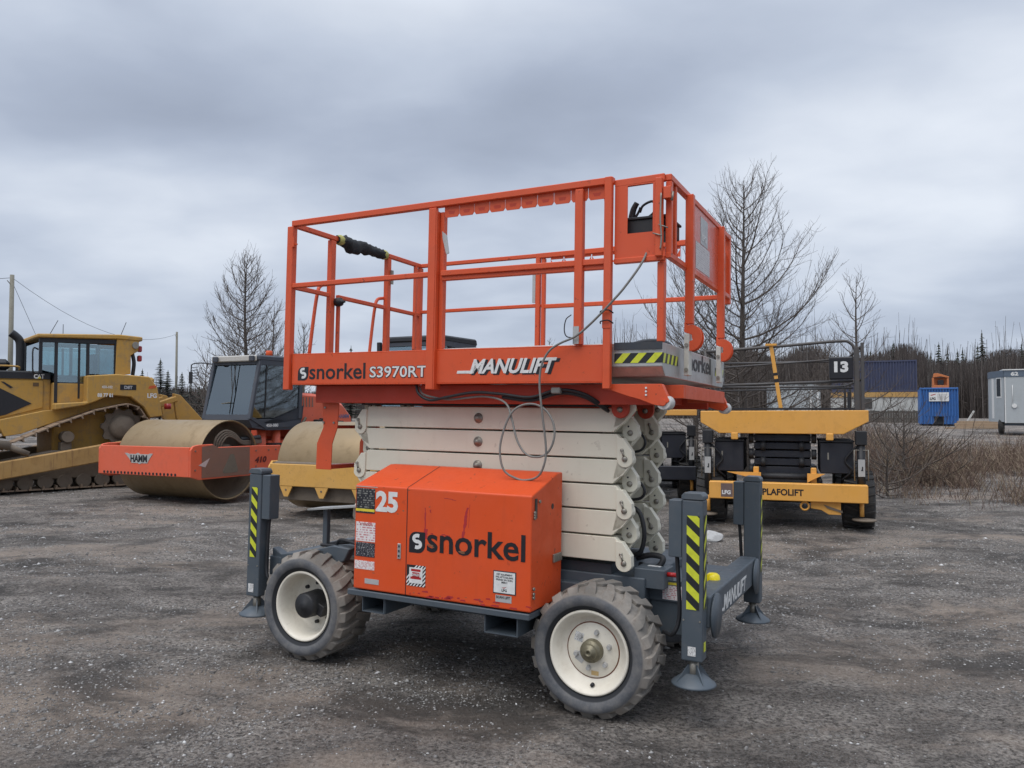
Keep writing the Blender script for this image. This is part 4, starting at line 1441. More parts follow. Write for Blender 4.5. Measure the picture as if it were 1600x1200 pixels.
def wheel(x, y, kind, rot=0.0, flipz=False):
    w = bpy.data.objects.new('wheel', None)
    COL.objects.link(w)
    w.parent = lift
    w.location = (x, y, 0.391)
    w.rotation_euler = (0, rot, PI if flipz else 0)
    make_tyre().build('tyre', M_tyre, w, 0.003)
    # dished rim
    if kind == 'flat':
        prof = [(0.236, -0.058), (0.240, -0.064), (0.232, -0.072), (0.222, -0.066), (0.212, -0.045), (0.200, -0.035), (0.192, -0.010), (0.165, 0.008), (0.158, 0.012), (0.150, 0.004), (0.0, 0.004)]
    else:
        prof = [(0.236, -0.058), (0.240, -0.064), (0.232, -0.072), (0.222, -0.066), (0.212, -0.045), (0.205, 0.0), (0.196, 0.08), (0.175, 0.10), (0.0, 0.10)]
    MB().lathe(prof, 'y', n=64).build('rim', M_rim, w)
    if kind == 'flat':
        MB().lathe([(0.0, -0.060), (0.010, -0.060), (0.011, -0.075), (0.022, -0.075), (0.023, -0.062), (0.040, -0.060), (0.044, -0.052), (0.046, -0.040), (0.062, -0.038), (0.064, -0.030), (0.066, 0.003)], 'y', n=32).build('hub', paint('oily_hub_brass', (0.20, 0.18, 0.12), 0.4, metal=0.4, dirt=0.6, dirtcol=(0.06, 0.05, 0.04), scale=20), w)
        for k in range(6):
            a = k * PI / 3 + 0.3
            MB().lathe([(0.0, -0.016), (0.012, -0.016), (0.014, -0.004), (0.017, 0.003)], 'y', (0.105 * math.cos(a), 0, 0.105 * math.sin(a)), 8, False).build('wheel_nut', M_gst, w)
        MB().lathe([(0.1545, 0.006), (0.1575, 0.0085), (0.1605, 0.0105), (0.1605, 0.0085), (0.1575, 0.0065)], 'y', n=48).build('weld_seam', flat('rust_line', (0.22, 0.09, 0.05), 0.8), w)
        MB().lathe([(0.0, -0.02), (0.010, -0.02), (0.012, 0.0)], 'y', (0.012, -0.02, -0.185), 12).build('valve', M_black, w)
        for (xx, zz, an, col) in ((-0.085, 0.065, 0.25, M_warn), (-0.075, -0.05, 0.55, M_gst), (0.015, -0.128, 0.0, flat('ochre_mark', (0.52, 0.36, 0.16), 0.8))):
            ca, sa = math.cos(an), math.sin(an)
            hw_, hh_ = (0.026, 0.026) if xx < 0 else (0.022, 0.012)
            cr = [(xx + dx * ca + dz * sa, 0.0035, zz - dx * sa + dz * ca) for dx, dz in ((-hw_, -hh_), (hw_, -hh_), (hw_, hh_), (-hw_, hh_))]
            sheet('sticker', cr, col, w)
    else:
        MB().lathe([(0.0, -0.062), (0.03, -0.062), (0.034, -0.056), (0.075, -0.054), (0.085, -0.044), (0.090, 0.10)], 'y', n=32).build('hub', M_black, w, 0)
        MB().box(0.05, 0.13, 0.0, 0.1, -0.03, 0.05).build('drive_motor', M_black, w, 0.004)
        for k in range(8):
            a = k * PI / 4 + 0.4
            MB().lathe([(0.0, 0.078), (0.012, 0.078), (0.014, 0.101)], 'y', (0.135 * math.cos(a), 0, 0.135 * math.sin(a)), 8, False).build('wheel_nut', M_black, w)
    return w


wheel(0.311, -0.05, 'deep', 0.4)
wheel(2.419, -0.05, 'flat', 0.0)
wheel(0.311, 1.74, 'deep', 0.9, True)
wheel(2.419, 1.74, 'flat', 0.5, True)

# --- grey control cable hanging from the control box
cab1 = [(2.70, 0.10, 2.78), (2.685, -0.02, 2.62), (2.60, -0.06, 2.48), (2.527, -0.07, 2.396), (2.40, -0.06, 2.28), (2.291, -0.05, 2.20), (2.19, -0.05, 2.16), (2.118, -0.05, 2.115), (2.07, -0.05, 2.03), (2.058, -0.05, 1.918), (2.075, -0.05, 1.764), (2.102, -0.04, 1.535), (2.09, -0.04, 1.43), (2.046, -0.03, 1.361), (1.97, -0.02, 1.335), (1.90, -0.02, 1.34), (1.816, -0.03, 1.388), (1.785, -0.03, 1.50), (1.80, -0.02, 1.62), (1.85, -0.01, 1.74), (1.92, 0.0, 1.79), (2.01, 0.0, 1.795), (2.09, -0.01, 1.755), (2.14, -0.02, 1.68), (2.151, -0.03, 1.60), (2.12, -0.03, 1.52), (2.06, -0.03, 1.48), (1.97, -0.03, 1.49), (1.90, -0.02, 1.57), (1.85, 0.0, 1.70), (1.80, 0.03, 1.79), (1.72, 0.05, 1.83), (1.602, 0.06, 1.845), (1.48, 0.06, 1.835), (1.365, 0.06, 1.825), (1.26, 0.06, 1.835), (1.15, 0.06, 1.86), (1.11, 0.07, 1.91)]
MB().tube(smooth_pts(cab1, 5), 0.0068, 8).build('control_cable', M_rubberhose, lift)
cab2 = [(1.10, 0.05, 1.92), (1.13, 0.04, 1.86), (1.22, 0.04, 1.82), (1.35, 0.04, 1.84), (1.55, 0.04, 1.87), (1.75, 0.04, 1.86), (1.95, 0.04, 1.84), (2.1, 0.05, 1.88), (2.2, 0.06, 1.885), (2.3, 0.08, 1.86), (2.36, 0.12, 1.82), (2.40, 0.2, 1.78)]
MB().tube(smooth_pts(cab2, 5), 0.010, 8).build('control_cable', M_black, lift)
MB().tube(smooth_pts([(p[0], p[1] + 0.02, p[2] - 0.018) for p in cab2[5:]], 5), 0.012, 8).build('control_cable', M_black, lift)
MB().box(2.10, 2.16, 0.02, 0.06, 1.862, 1.90).build('cable_plug', M_rubberhose, lift, 0.006)
MB().tube(smooth_pts([(2.25, -0.03, 2.33), (2.225, -0.05, 2.30), (2.215, -0.05, 2.24), (2.23, -0.05, 2.20), (2.27, -0.04, 2.19)]), 0.0035, 6).build('wire_tie', M_black, lift)

# --- rag and gloves bound round the left top rail
gl = MB()
R = random.Random(8)
pts = []
a_, b_ = Vector((0.0, 0.50, HT)), Vector((0.0, 1.16, HT - 0.004))
rings = 26
nseg = 14
vs = []
for i in range(rings):
    t = i / (rings - 1)
    c = a_.lerp(b_, t)
    rad = 0.030 + 0.012 * math.sin(t * 9) ** 2 + (0.010 if 0.15 < t < 0.8 else 0)
    for k in range(nseg):
        an = 2 * PI * k / nseg
        r_ = rad * (1 + R.uniform(-0.16, 0.16))
        sag = -0.035 if (0.2 < t < 0.42 and math.sin(an) < -0.3) else 0
        vs.append((c.x + math.cos(an) * r_, c.y, c.z + math.sin(an) * r_ + sag))
fs = []
for i in range(rings - 1):
    for k in range(nseg):
        k2 = (k + 1) % nseg
        fs.append((i * nseg + k, i * nseg + k2, (i + 1) * nseg + k2, (i + 1) * nseg + k))
gl.add(vs, fs, True)
rag = gl.build('strap_bundle', paint('black_webbing', (0.018, 0.020, 0.022), 0.8, dirt=0.2, scale=10, bump=0.8), None)
rag.matrix_world = _A.copy()
tag(rag, 'black strap bundle with yellow ends wrapped round the left end top rail of the lift', 'strap')
for t in (0.07, 0.53, 0.95):
    c = a_.lerp(b_, t)
    MB().lathe([(0.0, -0.030), (0.036, -0.028), (0.043, 0.0), (0.036, 0.028), (0.0, 0.030)], 'y', tuple(c), 14).build('yellow_band', flat('dull_yellow_webbing', (0.42, 0.40, 0.12), 0.7), rag)
# ---------------------------------------------------------------- materials of the machines behind
M_cat = paint('ochre_machine_paint', (0.46, 0.26, 0.05), 0.6, fade=0.3, dirt=0.9, dirtcol=(0.24, 0.18, 0.11), scale=2.0, streak=0.5)
M_mud = paint('muddy_steel', (0.17, 0.135, 0.10), 0.85, dirt=0.6, dirtcol=(0.08, 0.065, 0.05), scale=2.5, bump=0.8)
M_mudarm = paint('rust_streaked_yellow', (0.40, 0.23, 0.07), 0.65, fade=0.5, dirt=0.5, dirtcol=(0.18, 0.09, 0.04), scale=1.2, streak=0.9)
M_shoe = paint('worn_track_shoe', (0.24, 0.17, 0.115), 0.75, dirt=0.5, dirtcol=(0.10, 0.055, 0.035), scale=3, bump=0.6)
M_hamm = paint('coral_orange_paint', (0.74, 0.125, 0.055), 0.42, fade=0.3, dirt=0.2, scale=1.5, chips=0.4, chipcol=(0.25, 0.05, 0.03))
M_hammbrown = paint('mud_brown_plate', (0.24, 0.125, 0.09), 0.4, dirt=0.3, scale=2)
M_drum = paint('tan_drum_steel', (0.30, 0.215, 0.115), 0.42, metal=0.35, fade=0.25, dirt=0.65, dirtcol=(0.15, 0.105, 0.055), scale=1.1, bump=0.15)
M_cabgrey = paint('cab_slate_paint', (0.055, 0.062, 0.078), 0.45, dirt=0.25, scale=2)
M_yrol = paint('pale_yellow_paint', (0.66, 0.36, 0.08), 0.5, fade=0.3, dirt=0.35, dirtcol=(0.25, 0.14, 0.05), scale=2.2, chips=0.8, chipcol=(0.22, 0.13, 0.07))
M_plaf = paint('amber_yellow_paint', (0.76, 0.37, 0.065), 0.45, fade=0.25, dirt=0.35, dirtcol=(0.35, 0.17, 0.05), scale=1.6, chips=0.5, chipcol=(0.16, 0.08, 0.04), streak=0.1)
M_navybox = paint('near_black_box_paint', (0.016, 0.018, 0.026), 0.4, dirt=0.25, dirtcol=(0.05, 0.05, 0.05), scale=2)
M_wood = paint('sawn_timber', (0.36, 0.26, 0.17), 0.8, fade=0.3, dirt=0.4, dirtcol=(0.16, 0.12, 0.09), scale=2, streak=0.3)
M_btyre = paint('dark_tyre_rubber', (0.030, 0.029, 0.028), 0.85, dirt=0.7, dirtcol=(0.10, 0.085, 0.07), scale=5, bump=0.4)

m, nt, b = new_mat('tinted_glass')
nt.nodes.remove(b)
out = [n for n in nt.nodes if n.type == 'OUTPUT_MATERIAL'][0]
tr = nd(nt, 'ShaderNodeBsdfTransparent')
tr.inputs[0].default_value = (0.62, 0.78, 0.80, 1)
gs = nd(nt, 'ShaderNodeBsdfGlossy', Roughness=0.04)
gs.inputs[0].default_value = (0.75, 0.85, 0.9, 1)
fr = nd(nt, 'ShaderNodeFresnel', IOR=1.6)
ad = nd(nt, 'ShaderNodeMath', operation='ADD')
nt.links.new(fr.outputs[0], ad.inputs[0])
ad.inputs[1].default_value = 0.20
mx = nd(nt, 'ShaderNodeMixShader')
nt.links.new(ad.outputs[0], mx.inputs[0])
nt.links.new(tr.outputs[0], mx.inputs[1])
nt.links.new(gs.outputs[0], mx.inputs[2])
nt.links.new(mx.outputs[0], out.inputs[0])
M_glass = m


def T(name, label, cat, x, y, ang, z=0.0, group=None):
    return thing(name, label, cat, (x, y, z), ang, group)


def pp(root, name, poly, axis, a, b, mat, bevel=0.0, parent=None):
    return MB().prism(poly, axis, a, b).build(name, mat, parent or root, bevel)


def pb(root, name, x0, x1, y0, y1, z0, z1, mat, bevel=0.0):
    return MB().box(x0, x1, y0, y1, z0, z1).build(name, mat, root, bevel)


def pane(root, name, pts, mat=None, th=0.006):
    return sheet(name, pts, mat or M_glass, root, th)


def seat(root, x, y, z, s=1.0, name='seat'):
    o = MB().box(x - 0.25 * s, x + 0.25 * s, y - 0.25 * s, y + 0.25 * s, z, z + 0.14 * s).build(name, M_black, root, 0.03, 2)
    MB().prism([(x - 0.28 * s, z + 0.1 * s), (x - 0.18 * s, z + 0.1 * s), (x - 0.24 * s, z + 0.75 * s), (x - 0.34 * s, z + 0.72 * s)], 'y', y - 0.22 * s, y + 0.22 * s).build('seat_back', M_black, o, 0.03, 2)
    return o


# ---------------------------------------------------------------- bulldozer at the left edge
dz = T('bulldozer', 'yellow crawler bulldozer with enclosed cab parked at the far left edge', 'bulldozer', -10.112, 17.695, math.radians(-139.06), -0.03)


def dozer():
    r = dz
    # tracks
    loop = []

    def arc(cx, cz, R, a0, a1, n):
        for k in range(n + 1):
            a = math.radians(a0 + (a1 - a0) * k / n)
            loop.append(Vector((cx + R * math.cos(a), cz + R * math.sin(a))))
    loop += [Vector((1.95, 0.06)), Vector((-1.75, 0.06))]
    arc(-1.85, 0.50, 0.44, 270, 150, 7)
    arc(-1.05, 1.36, 0.47, 150, 75, 6)
    loop += [Vector((-0.35, 1.70)), Vector((0.48, 1.42)), Vector((1.43, 1.05))]
    arc(2.05, 0.50, 0.44, 60, -90, 8)
    P = [Vector((0.855 * q.x + 0.014, q.y)) for q in loop]
    P.append(P[0])
    seg = [(P[i + 1] - P[i]).length for i in range(len(P) - 1)]
    tot = sum(seg)
    n = 42
    shoe = None
    for side in (1, -1):
        for k in range(n):
            s = tot * (k + 0.5) / n
            i = 0
            while s > seg[i]:
                s -= seg[i]
                i += 1
            d = (P[i + 1] - P[i]).normalized()
            p = P[i] + d * s
            ang = math.atan2(d.y, d.x)
            if shoe is None:
                mb = MB().box(-0.105, 0.105, -0.31, 0.31, -0.012, 0.012)
                mb.prism([(-0.09, -0.012), (-0.05, -0.012), (-0.062, -0.07), (-0.08, -0.07)], 'y', -0.31, 0.31)
                shoe = mb.build('track_shoe', M_shoe, r)
                o = shoe
            else:
                o = shoe.copy()
                COL.objects.link(o)
            o.location = (p.x, side * 1.16, p.y)
            o.rotation_euler = (0, -ang, 0)
        y0, y1 = (1.0, 1.3) if side > 0 else (-1.3, -1.0)
        pp(r, 'track_frame', [(-1.8, 0.25), (2.0, 0.25), (2.0, 0.62), (0.6, 0.85), (-1.2, 0.8), (-1.8, 0.6)], 'y', y0, y1, M_mud, 0.02)
        for cx in (-1.85, 2.05):
            MB().cyl((cx, y0 - 0.05, 0.50), (cx, y1 + 0.05, 0.50), 0.36, 24).build('idler_wheel', M_mud, r, 0.02)
        sp = MB()
        pts = []
        for k in range(40):
            a = 2 * PI * k / 40
            rr = 0.43 if k % 4 in (0, 1) else 0.37
            pts.append((-1.0 + rr * math.cos(a), 1.32 + rr * math.sin(a)))
        sp.prism(pts, 'y', (y0 + y1) / 2 - 0.05, (y0 + y1) / 2 + 0.05)
        spo = sp.build('drive_sprocket', M_mud, r)
        MB().lathe([(0.0, 0.22), (0.20, 0.21), (0.26, 0.15), (0.29, 0.0)] if side > 0 else [(0.0, -0.22), (0.20, -0.21), (0.26, -0.15), (0.29, 0.0)], 'y', (-1.0, (y0 + y1) / 2, 1.32), 28).build('final_drive', M_mud, spo)
        MB().cyl((0.28, y0, 1.13), (0.28, y1 + 0.08, 1.13), 0.12, 18).build('carrier_roller', M_mud, r, 0.01)
        pb(r, 'roller_bracket', 0.18, 0.42, y0, y1, 0.8, 1.02, M_mud, 0.02)
        for k in range(8):
            x = -1.35 + k * 0.42
            MB().cyl((x, y0 - 0.06, 0.20), (x, y1 + 0.08, 0.20), 0.14, 16).build('track_roller', M_mud, r)
    for y in (1.50, -1.66):
        pp(r, 'push_arm', [(-1.3, 0.70), (-1.25, 1.02), (-0.9, 1.03), (3.3, 0.45), (3.3, 0.10), (-0.9, 0.66)], 'y', y, y + 0.16, M_mudarm, 0.02)
        MB().tube([(3.2, y + 0.08, 1.25), (1.55, y + 0.06, 0.98)], 0.09, 12).build('tilt_cylinder', M_mud, r)
        MB().tube([(1.6, y + 0.06, 0.98), (1.15, y + 0.06, 0.80)], 0.06, 12).build('cylinder_rod', M_mud, r)
    pp(r, 'blade', [(3.3, 0.05), (3.42, 0.05), (3.30, 0.6), (3.32, 1.2), (3.50, 1.7), (3.40, 1.7), (3.2, 1.25), (3.17, 0.6)], 'y', -2.0, 2.0, M_cat, 0.02)
    # engine housing
    h = pb(r, 'engine_hood', 0.28, 3.0, -0.63, 0.63, 1.45, 2.38, M_cat, 0.02)
    pb(r, 'hood_top', 0.30, 3.0, -0.62, 0.62, 2.382, 2.54, M_black, 0.03)
    MB().tube(smooth_pts([(1.9, 0.5, 2.56), (1.5, 0.55, 2.63), (1.0, 0.55, 2.63), (0.95, 0.5, 2.56)], 4), 0.02, 8).build('grab_rail', M_cat, h)
    pb(r, 'air_cleaner', 1.1, 1.8, -0.3, 0.25, 2.542, 2.80, M_black, 0.08)
    lp = pp(h, 'side_panel', [(0.45, 1.75), (0.45, 2.34), (1.5, 2.34), (1.5, 1.50)], 'y', 0.632, 0.650, M_cat, 0.01, h)
    pp(h, 'vent_screen', [(1.46, 2.20), (0.70, 1.84), (1.25, 1.60), (1.46, 1.56)], 'y', 0.652, 0.660, M_ink, 0, h)
    pp(h, 'vent_screen', [(1.30, 2.30), (1.36, 2.30), (1.16, 2.16), (1.10, 2.18)], 'y', 0.652, 0.658, M_ink, 0, h)
    pp(h, 'vent_screen', [(0.55, 2.21), (0.68, 2.21), (0.68, 2.29), (0.55, 2.29)], 'y', 0.652, 0.656, flat('brown_print', (0.12, 0.07, 0.03), 0.6), 0, h)
    st = pb(r, 'side_stripe', 0.30, 3.0, 0.632, 0.662, 2.37, 2.50, M_ink)
    text('CAT', 0.125, (0.665, 0.6645, 2.385), M_wht, st, (-1, 0, 0), bold=0.05, width=0.23)
    MB().prism([(0.585, 2.378), (0.50, 2.378), (0.54, 2.43)], 'y', 0.6655, 0.6665).build('yellow_triangle', flat('sticker_yellow', (0.75, 0.60, 0.05), 0.4), st)
    MB().tube(smooth_pts([(0.92, 0.35, 2.52), (0.92, 0.35, 3.0), (0.94, 0.35, 3.2), (1.02, 0.35, 3.30), (1.10, 0.35, 3.36)]), 0.085, 14).build('exhaust_pipe', M_black, r)
    # fenders and tank over the track
    for y in (0.86, -1.22):
        pp(r, 'fender', [(-0.26, 2.45), (-0.95, 2.50), (-1.75, 2.46), (-1.95, 2.22), (-2.10, 1.56), (-1.78, 1.52), (-1.62, 1.76), (-1.3, 1.99), (-0.8, 2.03), (-0.45, 1.88), (-0.2, 1.80), (0.45, 1.70), (0.45, 1.84), (-0.26, 1.88)], 'y', y, y + 0.36, M_cat, 0.02)
        pp(r, 'track_guard', [(0.45, 1.69), (1.48, 1.48), (1.3, 1.15), (0.95, 1.20), (0.2, 1.45), (-0.3, 1.62), (-0.3, 1.76)], 'y', (0.64 if y > 0 else -0.86), (0.86 if y > 0 else -0.64), M_cat, 0.01)
    pb(r, 'rear_body', -2.05, 0.28, -0.85, 0.85, 0.7, 2.30, M_cat, 0.03)
    tk = pb(r, 'fuel_tank', -2.15, -1.25, -0.85, 0.85, 2.30, 2.46, M_cat, 0.05)
    pl = pp(r, 'model_plate', [(-1.03, 2.15), (-1.42, 2.15), (-1.42, 2.27), (-1.03, 2.27)], 'y', 1.221, 1.226, M_ink)
    text('D8T', 0.10, (-1.13, 1.2275, 2.172), flat('grey_print', (0.45, 0.45, 0.45), 0.5), pl, (-1, 0, 0), bold=0.03, width=0.2)
    text('450-102', 0.08, (-0.60, 1.2225, 2.18), M_wht, r, (-1, 0, 0), bold=0.02, width=0.25)
    text('88 77 81', 0.11, (-0.50, 1.2225, 1.99), M_wht, r, (-1, 0, 0), bold=0.03, width=0.36)
    text('LFG', 0.14, (-1.70, 1.2225, 1.98), M_wht, r, (-1, 0, 0), bold=0.04, width=0.24)
    MB().prism([(-1.72, 2.18), (-1.90, 2.20), (-1.93, 2.27), (-1.75, 2.25)], 'y', 1.222, 1.2235).build('red_mark', flat('red_orange_print', (0.55, 0.10, 0.03), 0.5), r)
    # cab
    c = pb(r, 'cab', -1.2, 0.25, -0.82, 0.82, 2.32, 2.46, M_black, 0.02)
    pb(c, 'cab_floor', -0.52, 0.22, -0.84, 0.84, 1.84, 2.31, M_black, 0.01)
    for (x, z0) in ((0.56, 2.5), (0.24, 1.86), (-0.50, 1.86), (-1.16, 2.4)):
        for y in (0.83, -0.83):
            MB().bar((x if x != 0.24 else 0.22, y, z0), (x if x != 0.24 else 0.22, y, 3.25), 0.07, 0.06).build('cab_post', M_black, c)
    for y in (0.83, -0.83):
        MB().bar((0.60, y, 3.2), (-1.2, y, 3.24), 0.08, 0.09).build('header', M_black, c)
        pane(c, 'door_glass', [(0.18, y, 1.92), (-0.46, y, 1.92), (-0.46, y, 3.16), (0.18, y, 3.16)])
        pane(c, 'side_glass', [(-0.54, y, 2.50), (-1.12, y, 2.50), (-1.12, y, 3.16), (-0.54, y, 3.16)])
        pane(c, 'corner_glass', [(0.53, y, 2.56), (0.26, y, 2.5), (0.26, y, 3.16), (0.53, y, 3.16)])
        MB().bar((-0.30, y + 0.012, 1.95), (-0.30, y + 0.012, 3.16), 0.05, 0.02).build('door_bar', M_black, c)
    pane(c, 'windscreen', [(0.58, 0.80, 2.50), (0.58, -0.80, 2.50), (0.58, -0.80, 3.16), (0.58, 0.80, 3.16)])
    pane(c, 'rear_glass', [(-1.18, -0.80, 2.50), (-1.18, 0.80, 2.50), (-1.18, 0.80, 3.16), (-1.18, -0.80, 3.16)])
    seat(c, -0.55, 0.0, 2.25, 1.0)
    pb(c, 'console', 0.1, 0.4, -0.3, 0.3, 2.3, 2.7, M_black, 0.03)
    rf = pp(r, 'cab_roof', [(0.66, 3.25), (0.66, 3.33), (-1.25, 3.41), (-1.8, 3.38), (-1.8, 3.28), (-1.2, 3.30)], 'y', -0.92, 0.92, M_cat, 0.02)
    for y in (0.72, -0.90):
        pp(r, 'roll_bar', [(-1.17, 3.30), (-1.72, 3.30), (-1.70, 3.05), (-1.52, 2.95), (-1.52, 2.52), (-1.15, 2.48)], 'y', y, y + 0.18, M_cat, 0.01)
    MB().cyl((-1.62, 0.90, 3.18), (-1.62, 0.95, 3.18), 0.08, 16).build('lamp', M_steel, rf)
    for z in (3.12, 2.90):
        MB().box(-1.82, -1.72, 0.72, 0.84, z - 0.08, z + 0.06).build('tail_lamp', flat('red_lens', (0.35, 0.03, 0.03), 0.3), r, 0.02)
    MB().tube(smooth_pts([(-1.55, 0.8, 3.1), (-1.62, 0.82, 2.8), (-1.60, 0.8, 2.5)]), 0.05, 8).build('hose_bundle', M_black, r)
    MB().tube(smooth_pts([(0.62, 0.86, 3.0), (0.75, 0.98, 3.0), (0.76, 1.0, 2.7), (0.74, 0.98, 2.5), (0.62, 0.86, 2.48)], 5), 0.018, 8).build('mirror_arm', M_black, r)
    for (x, lean, hh) in ((0.30, -0.18, 0.32), (0.0, 0.0, 0.24), (-1.35, -0.16, 0.38)):
        MB().tube([(x, 0.5, 3.36), (x + lean, 0.5, 3.36 + hh)], 0.008, 6).build('antenna', M_black, rf)
    # ripper
    for y in (0.45, -0.6):
        MB().bar((-2.05, y, 1.75), (-2.75, y, 1.98), 0.16, 0.14).build('ripper_cylinder', M_cat, r, 0.02)
        pp(r, 'ripper_frame', [(-2.65, 2.10), (-2.85, 2.06), (-3.75, 1.2), (-3.6, 0.7), (-3.3, 0.7), (-2.75, 1.5)], 'y', y - 0.06, y + 0.06, M_cat, 0.01)
        MB().bar((-2.0, y, 0.9), (-3.3, y, 0.8), 0.2, 0.2).build('ripper_beam', M_cat, r, 0.02)
    MB().box(-3.5, -3.2, -1.1, 1.1, 0.65, 0.95).build('ripper_crossbar', M_cat, r, 0.03)
    MB().prism([(-3.45, 1.2), (-3.25, 1.2), (-3.25, 0.4), (-3.05, 0.15), (-3.2, 0.12), (-3.45, 0.45)], 'y', -0.05, 0.05).build('ripper_shank', M_mud, r, 0.01)
    MB().cyl((-2.3, 1.0, 1.72), (-2.3, 1.0, 1.85), 0.09, 12).build('red_cap', flat('red_lens', (0.35, 0.03, 0.03), 0.3), r)


dozer()


def refit_dozer():
    # lengths along the machine brought to its true proportions
    def walk(o, off):
        base = o.name.split('.')[0]
        if base == 'track_shoe':
            return
        if o.type == 'MESH':
            me = o.data
            if base in ('idler_wheel', 'drive_sprocket', 'final_drive', 'carrier_roller', 'track_roller', 'exhaust_pipe'):
                cx = sum(v.co.x for v in me.vertices) / len(me.vertices)
                me.transform(Matrix.Translation((0.855 * cx + off - cx, 0, 0)))
            else:
                me.transform(Matrix.Translation((off, 0, 0)) @ Matrix.Diagonal((0.855, 1, 1, 1)))
        for ch in o.children:
            walk(ch, off)
    for o in dz.children:
        base = o.name.split('.')[0]
        if base in ('track_frame', 'idler_wheel', 'drive_sprocket', 'carrier_roller', 'track_roller', 'roller_bracket', 'push_arm', 'tilt_cylinder', 'cylinder_rod', 'blade'):
            off = 0.014
        elif base in ('fender', 'model_plate', 'lettering', 'red_mark', 'red_cap'):
            off = 0.10
        elif base.startswith('ripper'):
            off = 0.12
        else:
            off = 0.22
        walk(o, off)


refit_dozer()


